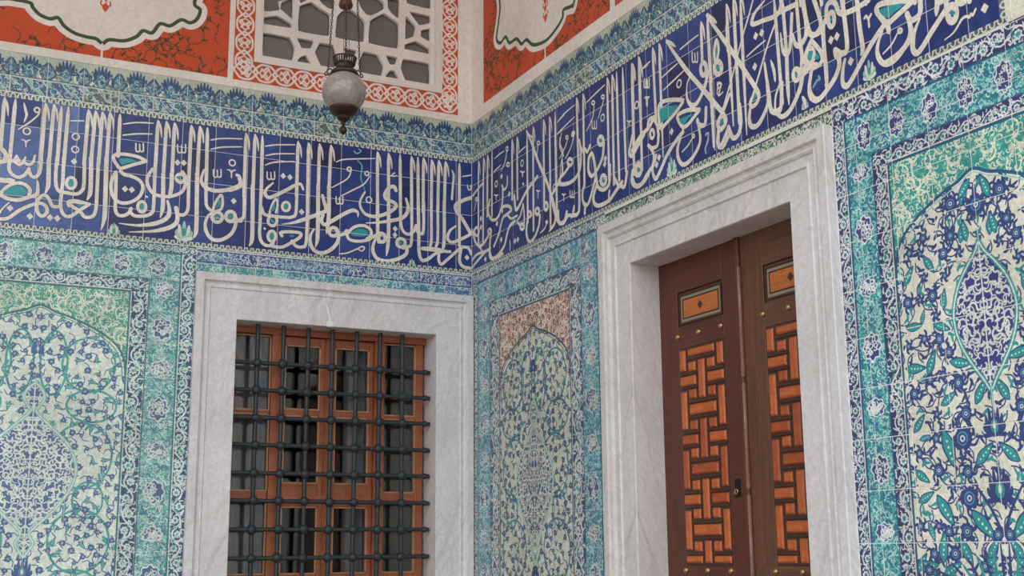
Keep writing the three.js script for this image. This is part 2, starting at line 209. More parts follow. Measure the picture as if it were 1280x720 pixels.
a(5, 400, 20, 1250); a(65, 330, 100, 1400, 0.3); a(205, 240, 240, 960); a(270, 200, 312, 1330, 0.3); thin([105, 445, 140, 408, 180, 375]); thin([300, 535, 380, 460, 455, 395]); thin([315, 660, 420, 560, 520, 465]); thin([480, 255, 570, 180, 660, 110]); w3(122, 172, 548, 635); w3(602, 655, 285, 380); o(470, 597); s([350, 180, 450, 330, 560, 480, 680, 620, 800, 770, 900, 880, 935, 960], 0.031, 0.6); s([345, 172, 390, 190, 432, 225], 0.022, 1, 0.3); thin([580, 520, 552, 600, 545, 720]); a(690, -20, 702, 380); v(755, -30, 815, 1230, 0.4); e(715, 450, 28, 62, 0.03); s([755, 480, 735, 600, 690, 720, 640, 800, 590, 810, 555, 760, 545, 680], 0.029, 1, 0.5); s([832, 380, 822, 280, 850, 170, 866, 260, 848, 385], 0.02); f([838, 330, 845, 250, 858, 270, 845, 330]); e(860, 440, 38, 62, 0.03, 0.42); thin([850, 700, 862, 600, 895, 605, 870, 640]); v(945, 0, 960, 260);
sheet('right', 790, 115, 6);
t(115, 40, 110, 15); s([383, 62, 300, 58, 225, 75, 200, 115, 202, 190, 215, 270, 262, 228, 330, 150, 382, 75], 0.026); f([215, 120, 340, 100, 290, 180, 240, 215, 215, 222]); s([505, 132, 420, 136, 350, 168, 345, 205, 382, 262, 425, 238, 470, 180, 502, 142], 0.026); f([355, 205, 440, 170, 410, 215, 385, 245]);
s([385, 270, 365, 340, 342, 420, 348, 500, 385, 545, 440, 508, 490, 430, 512, 350, 492, 215], 0.028, 0.5, 0.7); thin([455, 340, 420, 400, 375, 450]); e(460, 330, 9, 12, 0.012); s([555, 120, 548, 240, 505, 245, 490, 210], 0.027); s([0, 440, 60, 335, 130, 260, 160, 190], 0.03); e(150, 315, 15, 32, 0.022); s([120, 250, 125, 215, 150, 195, 185, 240, 200, 330], 0.025); s([382, 300, 320, 380, 260, 480, 212, 590, 178, 650, 155, 602, 160, 550], 0.03, 1, 0.6); d(297, 297); d(203, 490); d(185, 545);
e(50, 580, 19, 46, 0.026, 0.35); s([0, 640, 25, 700, 72, 688, 112, 620, 155, 555, 180, 480], 0.029); s([122, 400, 150, 420, 190, 400, 198, 330], 0.025); s([140, 420, 165, 480, 150, 570], 0.025); s([690, 190, 695, 245, 655, 272, 642, 225, 690, 130, 730, 20], 0.022); f([658, 235, 670, 200, 685, 215, 670, 245]); s([652, 285, 645, 380, 680, 412, 722, 335], 0.028); s([553, 325, 572, 308, 570, 370, 550, 420, 555, 460], 0.012, 1, 1, '#a9bfc6'); leaf(300, 625, 0.1);
sheet('right', 880, 0, 7.2);
v(30, 160, 65, 740); s([30, 150, 130, 290, 250, 460, 330, 580, 420, 720, 470, 800, 490, 850], 0.031, 0.6); s([28, 135, 70, 165, 112, 205], 0.024, 1, 0.3); a(200, 40, 265, 1130, 0.4); a(262, -20, 318, 1100); a(325, -30, 385, 1210, 0.3); s([440, 0, 400, 150, 350, 320, 250, 700, 170, 980], 0.014); s([545, 5, 455, 120, 435, 215, 540, 182, 660, 130, 700, 10], 0.028, 0.4); s([650, 125, 740, 80, 825, 40], 0.03); d(465, 325); d(518, 295); d(457, 600); thin([385, 510, 470, 430, 550, 365]); s([645, 200, 580, 380, 480, 720, 440, 850], 0.015); v(630, -10, 705, 930); v(705, 10, 745, 500); s([745, 480, 750, 700, 765, 940], 0.03, 1, 0.2); s([688, 300, 710, 450, 745, 490, 775, 420, 790, 130], 0.026, 0.4); v(830, -20, 862, 390); s([798, 310, 820, 392, 860, 412, 910, 340, 918, 200, 895, 10], 0.028, 0.6); s([870, 410, 882, 520, 872, 615], 0.028, 1, 0.2); s([885, 10, 925, 200, 955, 300, 1000, 312, 1040, 290], 0.03); e(125, 610, 30, 58, 0.03, 0.42); s([95, 540, 93, 430, 112, 358, 132, 450, 112, 545], 0.02); f([102, 510, 108, 420, 120, 450, 110, 510]); e(955, 500, 34, 66, 0.028, 0.55); e(830, 672, 28, 52, 0.027, 0.45); s([880, 690, 950, 610, 1010, 580], 0.028); s([600, 540, 630, 640, 640, 730], 0.022, 0.3, 0.4); s([545, 570, 580, 830, 600, 980, 640, 1008, 690, 975], 0.03, 0.6);
sheet('right', 880, 90, 7.2);
s([0, 160, 100, 280, 190, 400, 192, 470, 150, 522, 130, 480, 160, 400, 175, 330], 0.026); f([140, 470, 158, 420, 178, 440, 155, 475]); v(55, 0, 98, 700, 0.2); s([130, 530, 130, 650, 150, 670, 190, 580, 222, 495], 0.028); s([220, 500, 260, 592, 310, 560, 332, 450, 320, 300], 0.03); s([440, 110, 492, 190, 480, 270, 430, 312, 418, 270, 460, 180], 0.026); f([440, 245, 458, 190, 476, 215, 455, 245]); s([415, 330, 408, 430, 430, 490, 490, 470, 560, 330, 585, 200], 0.03, 0.7, 0.6); s([680, 110, 645, 220, 640, 330], 0.016); s([585, 200, 602, 330, 645, 368, 690, 325, 700, 100], 0.028); s([888, 0, 872, 120, 820, 260, 760, 362, 700, 402, 650, 370], 0.031, 1, 0.6); s([885, 220, 905, 270, 915, 325], 0.022, 0.3, 0.3); s([965, 0, 946, 150, 962, 232, 1010, 262], 0.026); thin([130, 150, 120, 100, 155, 110, 130, 210, 170, 180]); s([15, 560, 40, 550, 35, 600, 15, 680], 0.011, 1, 1, '#a9bfc6'); leaf(910, 330, 0.05);
sheet('right', 1000, 0, 9);
s([30, 20, 70, 250, 100, 360, 150, 400, 210, 340, 232, 240, 155, -10], 0.029); s([0, 500, 60, 420, 92, 345], 0.027); s([305, 190, 262, 300, 272, 560, 292, 760, 300, 960, 285, 950], 0.03, 1, 0.3); s([298, 240, 300, 80, 350, 20, 400, 45, 432, 130, 490, 152, 620, 100, 770, 5], 0.029); e(352, 220, 34, 82, 0.027, 0.32); d(348, 450); d(415, 410); s([470, -10, 500, 200, 530, 540, 470, 600, 395, 560], 0.03); s([640, -10, 670, 300, 705, 540, 682, 620], 0.03, 1, 0.2); s([725, 205, 745, 180, 770, 210, 800, 160], 0.014); s([770, 200, 778, 300], 0.014); s([1260, 5, 1050, 18, 900, 50, 860, 110, 900, 182, 980, 262, 1060, 202, 1180, 95, 1258, 20], 0.03); f([890, 120, 1000, 66, 1170, 42, 1070, 130, 980, 200]); s([980, 250, 1000, 350], 0.03); s([945, 285, 850, 420, 720, 640, 640, 790, 560, 930, 518, 970, 480, 930, 482, 790, 505, 670], 0.031, 1, 0.6); s([925, 360, 880, 480, 870, 600, 920, 700, 1000, 715, 1100, 640, 1200, 490, 1240, 380, 1235, 260, 1212, 160], 0.029, 0.5, 0.8); e(1125, 345, 20, 24, 0.013); thin([1100, 370, 1030, 500, 935, 605]); s([130, 450, 80, 560, 52, 690, 150, 760, 245, 690, 230, 580, 140, 470], 0.026); f([85, 620, 125, 570, 145, 590, 120, 680, 90, 670]); f([165, 660, 185, 600, 220, 645, 200, 670]);
sheet('right', 1000, 60, 9);
s([395, 30, 410, 90, 450, 80, 520, 40], 0.03); s([420, 60, 442, 180, 400, 320, 320, 450, 220, 572, 150, 562, 110, 450, 130, 262], 0.031, 1, 0.5); s([0, 310, 60, 205, 140, 165], 0.028); s([5, 240, 15, 360, 0, 480], 0.028); d(570, 150); leaf(785, 345, 0.085); s([210, 320, 225, 350, 190, 370, 150, 440], 0.014, 1, 1, '#7fb9c4'); s([30, 550, 55, 600, 62, 660], 0.02, 0.3, 0.3);
sheet('right', 1110, 0, 8);
s([322, -10, 322, 120, 280, 182, 222, 202, 190, 140], 0.03); s([200, 175, 232, 320, 200, 425, 100, 545, -20, 630], 0.031, 0.8); s([318, 185, 262, 330, 248, 480, 290, 532, 350, 462, 440, 312, 575, 100], 0.03, 0.4); s([492, -10, 490, 60, 482, 155], 0.03, 1, 0.2); s([582, -10, 585, 90], 0.03); e(640, 135, 44, 84, 0.03, 0); f([610, 125, 645, 105, 675, 130, 640, 152]); e(640, 135, 34, 60, 0.02); e(730, -5, 36, 36, 0.03); s([565, 400, 660, 320, 740, 190, 790, 165, 815, 172, 830, 140, 850, 150, 876, 90], 0.014, 0.4, 0.8); d(967, 82);

// the script runs on past the picture: to the left, and in the upper rows at the right end
for (const n of ink.left.filter((k) => k.p.every(([x]) => x > -3.3 && x < -2.02))) ink.left.push({ ...n, p: n.p.map(([x, y]) => [x - 1.3, y]) });
for (let k = 0; k < 9; k++) { const x = 3.62 + k * 0.145, cut = 4.24 - (x - 3.62) * 0.4; ink.right.push({ k: 's', p: [[x, 4.43], [x + 0.004, (4.43 + cut) / 2], [x + 0.01, cut]], w: 0.0265, a: 0.45, b: 1 }); }

function spline(p) {
  if (p.length < 3) return p;
  const out = [], q = [p[0], ...p, p[p.length - 1]];
  for (let i = 1; i < q.length - 2; i++) for (let k = 0; k < 10; k++) {
    const t = k / 10, A = q[i - 1], B = q[i], C = q[i + 1], D = q[i + 2], h = (a0, b0, c0, d0) => 0.5 * (2 * b0 + (c0 - a0) * t + (2 * a0 - 5 * b0 + 4 * c0 - d0) * t * t + (3 * b0 - a0 - 3 * c0 + d0) * t * t * t);
    out.push([h(A[0], B[0], C[0], D[0]), h(A[1], B[1], C[1], D[1])]);
  }
  out.push(p[p.length - 1]); return out;
}
function stroke(c, p, w, col, w0 = 1, w1 = 1, extra = 0) {
  const q = spline(p); c.strokeStyle = col;
  for (let i = 0; i + 1 < q.length; i++) {
    const t = i / (q.length - 1), m = Math.min(1, w0 + (1 - w0) * Math.min(1, t * 4), w1 + (1 - w1) * Math.min(1, (1 - t) * 3));
    c.lineWidth = w * m + extra; c.beginPath(); c.moveTo(q[i][0], q[i][1]); c.lineTo(q[i + 1][0], q[i + 1][1]); c.stroke();
  }
}
function blob(c, p, col) { const q = spline([...p, p[0], p[1]]); c.fillStyle = col; c.beginPath(); q.forEach(([x, y], i) => i ? c.lineTo(x, y) : c.moveTo(x, y)); c.closePath(); c.fill(); }
function smallPalmette(c, [x, y], h) {
  for (let k = -3; k <= 3; k++) { const g = k / 3 * 1.25, L = h * (1 - 0.13 * Math.abs(k)); stroke(c, [[x, y], [x + Math.sin(g) * L * 0.6, y + Math.cos(g) * L * 0.55], [x + Math.sin(g) * L * 0.72, y + Math.cos(g) * L]], h * 0.2, k % 2 ? '#dfe3d2' : '#9fcdbd', 1, 0.4); }
  c.fillStyle = '#3f9f93'; c.beginPath(); c.ellipse(x, y + h * 0.42, h * 0.13, h * 0.22, 0, 0, 7); c.fill();
}
function letters(c, list, body) {
  for (const n of list) if (n.k === 'l') smallPalmette(c, n.p[0], n.h);
  for (const n of list) if (n.k === 's') stroke(c, n.p, n.w, '#1c2858', n.a, n.b, 0.004);
  for (const n of list) {
    if (n.k === 's') stroke(c, n.p, n.w * 0.94, n.col || body, n.a, n.b);
    if (n.k === 'd') { const [x, y] = n.p[0], r = 0.021; c.fillStyle = body; c.beginPath(); c.moveTo(x - r, y); c.lineTo(x, y + r * 1.1); c.lineTo(x + r, y); c.lineTo(x, y - r * 1.1); c.fill(); }
  }
  for (const n of list) if (n.k === 'f') blob(c, n.p, '#2f9fa0');
}

// ---------------------------------------------------------------- tile painting
const disc = (c, col, x, y, r, ry = r) => { c.fillStyle = col; c.beginPath(); c.ellipse(x, y, r, ry, 0, 0, 6.2832); c.fill(); };
const arcs = (c, col, lw, x, y, r, a0, a1) => { c.strokeStyle = col; c.lineWidth = lw; c.beginPath(); c.arc(x, y, r, a0, a1); c.stroke(); };
const lineH = (c, col, u0, u1, y, w) => rect(c, col, u0, y - w / 2, u1, y + w / 2);
const lineV = (c, col, x, v0, v1, w) => rect(c, col, x - w / 2, v0, x + w / 2, v1);
function clip(c, u0, v0, u1, v1, go) { c.save(); c.beginPath(); c.rect(u0, v0, u1 - u0, v1 - v0); c.clip(); go(); c.restore(); }
function mirrored(c, ax, go) { go(); c.save(); c.translate(2 * ax, 0); c.scale(-1, 1); go(); c.restore(); }
// small hooked edging
function edging(c, u0, u1, v0, v1, up) {
  rect(c, '#4d5f6c', u0, v0, u1, v1); const h = v1 - v0, m = (v0 + v1) / 2;
  clip(c, u0, v0, u1, v1, () => {
    for (let u = Math.floor(u0 / 0.041) * 0.041; u < u1; u += 0.041) { stroke(c, [[u, m - up * h * 0.42], [u, m], [u + 0.012, m + up * h * 0.3], [u + 0.024, m], [u + 0.024, m - up * h * 0.34], [u + 0.041, m - up * h * 0.42]], h * 0.23, '#d6d9c6'); }
  });
  lineH(c, '#d6d9c6', u0, u1, up > 0 ? v1 : v0, h * 0.34);
}
function edgingUp(c, u0, u1, v0, v1) { rect(c, '#5b6f86', u0, v0, u1, v1); const h = u1 - u0, m = (u0 + u1) / 2; for (let y = v0; y < v1; y += 0.041) stroke(c, [[m + h * 0.4, y], [m, y], [m - h * 0.3, y + 0.012], [m, y + 0.024], [m + h * 0.3, y + 0.024], [m + h * 0.4, y + 0.041]], h * 0.22, '#d9dccb'); lineV(c, '#e2e2d4', u1, v0, v1, h * 0.5); }
// running vine with rosettes; len along local x, b across
function vineBand(c, x, y, len, b, upright, pal, seed) {
  const r = rng(seed); c.save(); c.translate(x, y); if (upright) { c.rotate(Math.PI / 2); c.scale(1, -1); }
  c.beginPath(); c.rect(0, 0, len, b); c.clip(); rect(c, pal.ground, 0, 0, len, b);
  const P = b * 1.75, wave = [];
  for (let k = 0; k <= len / P * 6 + 6; k++) wave.push([k * P / 6, b / 2 + Math.sin(k / 6 * 6.2832) * b * 0.26]);
  stroke(c, wave, b * 0.085, pal.vine);
  for (let k = 0; k < len / P * 2 + 1; k++) {
    const X = k * P / 2 + P * 0.25, Y = b / 2 - (k % 2 ? -1 : 1) * b * 0.1, R = b * (0.2 + 0.05 * r());
    for (let q = 0; q < 4; q++) { const g = q * 1.57 + r(), L = b * (0.42 + 0.2 * r()); stroke(c, [[X, Y], [X + Math.cos(g) * L * 0.7, Y + Math.sin(g) * L * 0.7], [X + Math.cos(g + 0.6) * L, Y + Math.sin(g + 0.6) * L]], b * 0.09, pal.vine, 1, 0.4); }
    disc(c, pal.ground, X, Y, R * 1.25); disc(c, pal.vine, X, Y, R); for (let q = 0; q < 7; q++) disc(c, pal.ground, X + Math.cos(q * 0.9) * R * 0.95, Y + Math.sin(q * 0.9) * R * 0.95, R * 0.16);
    disc(c, pal.eye, X, Y, R * 0.5); disc(c, pal.ground, X, Y, R * 0.16);
    disc(c, pal.vine, X + P * 0.25, b - Y + b * 0.06, b * 0.1); disc(c, pal.eye, X + P * 0.25, b - Y + b * 0.06, b * 0.055);
  }
  for (let k = 0; k < len * 150; k++) { const X = r() * len, Y = r() * b, g = r() * 6.3; stroke(c, [[X, Y], [X + Math.cos(g) * b * 0.12, Y + Math.sin(g) * b * 0.12], [X + Math.cos(g + 0.9) * b * 0.24, Y + Math.sin(g + 0.9) * b * 0.24]], b * 0.055, r() < 0.75 ? pal.vine : pal.eye, 1, 0.4); }
  c.restore();
}
// dense little scrolls
function scrolls(c, u0, v0, u1, v1, n, r0, r1, lw, cols, seed, dots) {
  const r = rng(seed);
  clip(c, u0, v0, u1, v1, () => {
    const cell = 1 / Math.sqrt(n), nu = Math.max(1, Math.round((u1 - u0) / cell)), nv = Math.max(1, Math.round((v1 - v0) / cell));
    for (let k = 0; k < nu * nv; k++) {
      const x = u0 + (k % nu + 0.5 + (r() - 0.5) * 0.8) * (u1 - u0) / nu, y = v0 + (((k / nu) | 0) + 0.5 + (r() - 0.5) * 0.8) * (v1 - v0) / nv, R = r0 + r() * (r1 - r0), g = r() * 6.3, col = cols[(r() * cols.length) | 0], w = lw * (0.7 + 0.6 * r());
      arcs(c, col, w, x, y, R, g, g + 2.6 + r() * 2); arcs(c, col, w, x + Math.cos(g) * R * 1.6, y + Math.sin(g) * R * 1.6, R * 0.6, g + 3.1, g + 5.5);
      if (dots && k % 6 === 0) { disc(c, dots[0], x, y, R * 0.62); disc(c, dots[1], x, y, R * 0.4); disc(c, dots[2], x, y, R * 0.17); }
    }
  });
}
function lobed(c, x, y, a1, b1, ground, line, seed) {
  c.fillStyle = line; c.beginPath(); for (let k = 0; k <= 60; k++) { const g = k / 60 * 6.2832, q = 1.1 + 0.1 * Math.cos(g * 8); c.lineTo(x + Math.cos(g) * a1 * q, y + Math.sin(g) * b1 * q); } c.fill();
  c.fillStyle = ground; c.beginPath(); for (let k = 0; k <= 60; k++) { const g = k / 60 * 6.2832, q = 0.95 + 0.1 * Math.cos(g * 8); c.lineTo(x + Math.cos(g) * a1 * q, y + Math.sin(g) * b1 * q); } c.fill();
  const r = rng(seed); for (let k = 0; k < 22; k++) { const g = r() * 6.3, q = Math.sqrt(r()) * 0.8; arcs(c, line, a1 * 0.11, x + Math.cos(g) * a1 * q, y + Math.sin(g) * b1 * q, a1 * 0.2, r() * 6, r() * 6 + 4); }
}
function flower(c, x, y, r, navy, pale, mid, seed) {
  const q = rng(seed); for (let k = 0; k < 11; k++) { const g = k / 11 * 6.2832 + q(); disc(c, navy, x + Math.cos(g) * r * 0.82, y + Math.sin(g) * r * 0.82, r * 0.3); }
  disc(c, navy, x, y, r * 0.88); arcs(c, mid, r * 0.16, x, y, r * 0.55, 0, 6.3); disc(c, pale, x, y, r * 0.3); disc(c, navy, x, y, r * 0.14);
}
function sazLeaf(c, x, y, L, g, teal, pale, navy) {
  const X = Math.cos(g), Y = Math.sin(g), N = [-Y, X], P = (t, s1) => [x + X * L * (t - 0.5) + N[0] * s1 * L, y + Y * L * (t - 0.5) + N[1] * s1 * L + 0.2 * L * (t - 0.5) * (t - 0.5)];
  blob(c, [P(0, 0), P(0.3, 0.2), P(0.6, 0.2), P(1, 0), P(0.6, -0.14), P(0.3, -0.16)], navy); blob(c, [P(0.05, 0), P(0.3, 0.16), P(0.6, 0.16), P(0.92, 0), P(0.6, -0.1), P(0.3, -0.12)], teal);
  for (let k = 1; k < 5; k++) disc(c, pale, ...P(0.15 + k * 0.15, 0.02), L * 0.035);
}
function palmette(c, x, y, h, navy, teal, pale) {
  for (let k = -4; k <= 4; k++) { const g = k * 0.42; stroke(c, [[x, y - h * 0.3], [x + Math.sin(g) * h * 0.32, y - h * 0.3 + Math.cos(g) * h * 0.36], [x + Math.sin(g) * h * 0.4, y - h * 0.25 + Math.cos(g) * h * 0.75]], h * 0.13, navy, 1, 0.3); }
  disc(c, navy, x, y - h * 0.1, h * 0.24, h * 0.3); disc(c, teal, x, y - h * 0.08, h * 0.15, h * 0.21); disc(c, pale, x, y - h * 0.05, h * 0.06, h * 0.11);
}
const ARCH = [[0, 0], [0.17, -0.07], [0.34, -0.12], [0.62, -0.24], [0.86, -0.40], [0.97, -0.58], [1, -0.8]];
// one arched panel with its three borders
function archedPanel(c, P) {
  const { ax, v0, hw, top } = P, [h0, h1, h2, h3] = hw, [t0, t1, t2, t3] = top, r = rng(P.seed);
  vineBand(c, ax - h3, t2, 2 * h3, t3 - t2, false, P.vine, P.seed + 1); for (const sd of [-1, 1]) vineBand(c, sd < 0 ? ax - h3 : ax + h2, v0, t2 - v0, h3 - h2, true, P.vine, P.seed + 2);
  rect(c, P.tq.ground, ax - h2, v0, ax + h2, t2);
  const tq = (u0, y0, u1, y1, k) => { scrolls(c, u0, y0, u1, y1, 3300, 0.006, 0.015, 0.0058, P.tq.lines, P.seed + 3 + k, [P.tq.navy, P.tq.pale, P.tq.navy]); };
  tq(ax - h2, t1, ax + h2, t2, 0); tq(ax - h2, v0, ax - h1, t1, 1); tq(ax + h1, v0, ax + h2, t1, 2);
  const bw = (h2 - h1), mh = (t1 + t2) / 2;
  for (let k = -3; k <= 3; k++) lobed(c, ax + k * (h2 + h1) / 6.4, mh, bw * 0.24, (t2 - t1) * 0.3, P.tq.navy, P.tq.pale, P.seed + 20 + k);
  for (const sd of [-1, 1]) for (let y = t1 - 0.06, k = 0; y > v0; y -= 0.262, k++) lobed(c, ax + sd * (h1 + h2) / 2, y, bw * 0.3, bw * (k % 2 ? 0.34 : 0.22), k % 2 ? P.tq.navy : P.tq.other, P.tq.pale, P.seed + 40 + k);
  lineH(c, P.line, ax - h2, ax + h2, t2, 0.01); for (const sd of [-1, 1]) { lineV(c, P.line, ax + sd * h2, v0, t2, 0.01); lineV(c, P.line, ax + sd * h1, v0, t1, 0.012); lineV(c, P.tq.pale, ax + sd * (h2 + 0.009), v0, t2, 0.006); } lineH(c, P.line, ax - h1, ax + h1, t1, 0.012);
  vineBand(c, ax - h1, t0, 2 * h1, t1 - t0, false, P.vine, P.seed + 5); for (const sd of [-1, 1]) vineBand(c, sd < 0 ? ax - h1 : ax + h0, v0, t0 - v0, h1 - h0, true, P.vine, P.seed + 6);
  // spandrel
  rect(c, P.sp.ground, ax - h0, P.apex - h0 * 1.1, ax + h0, t0);
  mirrored(c, ax, () => scrolls(c, ax - h0, P.apex - h0 * 1.1, ax, t0, 150, 0.03, 0.06, 0.011, P.sp.lines, P.seed + 8));
  mirrored(c, ax, () => scrolls(c, ax - h0, P.apex - h0 * 1.1, ax, t0, 1700, 0.006, 0.011, 0.0058, P.sp.small, P.seed + 9));
  // field under the arch
  const A = [...ARCH].reverse().map(([q, y]) => [ax - q * h0, P.apex + y * h0]).concat(ARCH.slice(1).map(([q, y]) => [ax + q * h0, P.apex + y * h0])), S = spline(A);
  c.save(); c.beginPath(); S.forEach(([x, y], i) => i ? c.lineTo(x, y) : c.moveTo(x, y)); c.lineTo(ax + h0, v0); c.lineTo(ax - h0, v0); c.closePath(); c.fillStyle = P.field; c.fill(); c.clip();
  P.paint(c, P, r); c.restore();
  stroke(c, A, 0.013, P.line); stroke(c, A.map(([x, y]) => [ax + (x - ax) * 0.965, y - 0.016]), 0.006, P.arch || P.sp.ground);
  for (const sd of [-1, 1]) { lineV(c, P.line, ax + sd * h0, v0, t0, 0.01); lineV(c, P.field, ax + sd * (h0 + 0.009), v0, t0, 0.006); } lineH(c, P.line, ax - h0, ax + h0, t0, 0.012); lineH(c, P.field, ax - h0, ax + h0, t0 + 0.01, 0.006);
}
function medallion(c, ax, prof, ground, line, edge, n, seed, lw = 0.0075) {
  const R = prof.map(([q, y]) => [ax + q, y]), L = prof.slice(1, -1).reverse().map(([q, y]) => [ax - q, y]), S = spline([...R, ...L, R[0]]), ys = prof.map((p) => p[1]), y0 = Math.min(...ys), y1 = Math.max(...ys), h = Math.max(...prof.map((p) => p[0]));
  c.save(); c.beginPath(); S.forEach(([x, y], i) => i ? c.lineTo(x, y) : c.moveTo(x, y)); c.closePath(); c.fillStyle = ground; c.fill(); c.clip();
  mirrored(c, ax, () => scrolls(c, ax - h, y0, ax, y1, n, 0.009, 0.022, lw, [line], seed)); stroke(c, [[ax, y0], [ax, (y0 + y1) / 2], [ax, y1]], lw, line);
  c.restore(); const ring = (w, col) => { c.strokeStyle = col; c.lineWidth = w; c.beginPath(); S.forEach(([x, y], i) => i ? c.lineTo(x, y) : c.moveTo(x, y)); c.closePath(); c.stroke(); };
  ring(0.022, edge); ring(0.008, line);
}
// field of turquoise vine rings with small blue flowers (both panels beside the window)
function ringField(c, P, r) {
  const { ax } = P, h0 = P.hw[0], top = P.apex, rings = [[0.31, -0.36, 0.16, 0.17], [0.34, -0.62, 0.15, 0.1], [0.3, -0.93, 0.18, 0.2], [0.35, -1.2, 0.09, 0.11], [0.31, -1.45, 0.18, 0.19], [0.28, -1.72, 0.16, 0.1], [0.3, -1.98, 0.16, 0.14], [0.1, -0.36, 0.08, 0.2], [0.2, -2.3, 0.16, 0.16], [0.38, -2.3, 0.1, 0.2]];
  const pts = [], k0 = h0 / 0.535;
  for (let k = 0; k < 2600 && pts.length < 330; k++) { const x = r() * h0, y = top - 0.04 - r() * (top - P.v0); if (pts.every(([a1, b1]) => Math.hypot(a1 - x, b1 - y) > 0.051)) pts.push([x, y]); }
  mirrored(c, ax, () => {
    for (const [x, y, a1, b1] of rings) { c.strokeStyle = P.ring; c.lineWidth = 0.013; c.beginPath(); c.ellipse(ax + x * k0, top + y, a1 * k0, b1, 0, 0, 6.3); c.stroke(); for (let q = 0; q < 7; q++) { const g = q * 0.9 + r(); stroke(c, [[ax + (x + Math.cos(g) * a1) * k0, top + y + Math.sin(g) * b1], [ax + (x + Math.cos(g + 0.14) * a1 * 0.82) * k0, top + y + Math.sin(g + 0.14) * b1 * 0.82]], 0.014, P.ring, 1, 0.3); } }
    pts.forEach(([x, y], i) => {
      const g = r() * 6.3, R = 0.011 + 0.009 * r();
      stroke(c, [[ax + x, y], [ax + x + Math.cos(g) * 0.03, y + Math.sin(g) * 0.03], [ax + x + Math.cos(g + 0.6) * 0.055, y + Math.sin(g + 0.6) * 0.055]], 0.005, P.navy);
      for (let q = 0; q < 2; q++) { const b1 = g + 2 + q * 1.7; stroke(c, [[ax + x, y], [ax + x + Math.cos(b1) * 0.018, y + Math.sin(b1) * 0.018], [ax + x + Math.cos(b1 + 0.5) * 0.03, y + Math.sin(b1 + 0.5) * 0.03]], 0.0065, i % 3 ? P.navy : P.ring, 1, 0.3); }
      if (i % 5 === 0) sazLeaf(c, ax + x, y, 0.06, g, P.ring, P.field, P.navy); else flower(c, ax + x, y, R, P.navy, P.field, P.blue, i);
    });
  });
  palmette(c, ax, top - 0.27, 0.09, P.navy, P.blue, P.field); palmette(c, ax, top - 1.62, 0.14, P.navy, P.blue, P.field);
  medallion(c, ax, [[0, top - 0.49], [0.035, top - 0.52], [0.06, top - 0.58], [0.03, top - 0.64], [0.02, top - 0.67], [0.11, top - 0.76], [0.22, top - 0.87], [0.27, top - 1.0], [0.25, top - 1.12], [0.16, top - 1.26], [0.05, top - 1.37], [0.025, top - 1.41], [0.05, top - 1.46], [0.03, top - 1.5], [0, top - 1.54]].map(([q, y]) => [q * k0, y]), P.med, P.field, P.edge, 1150, P.seed + 70, 0.008);
}
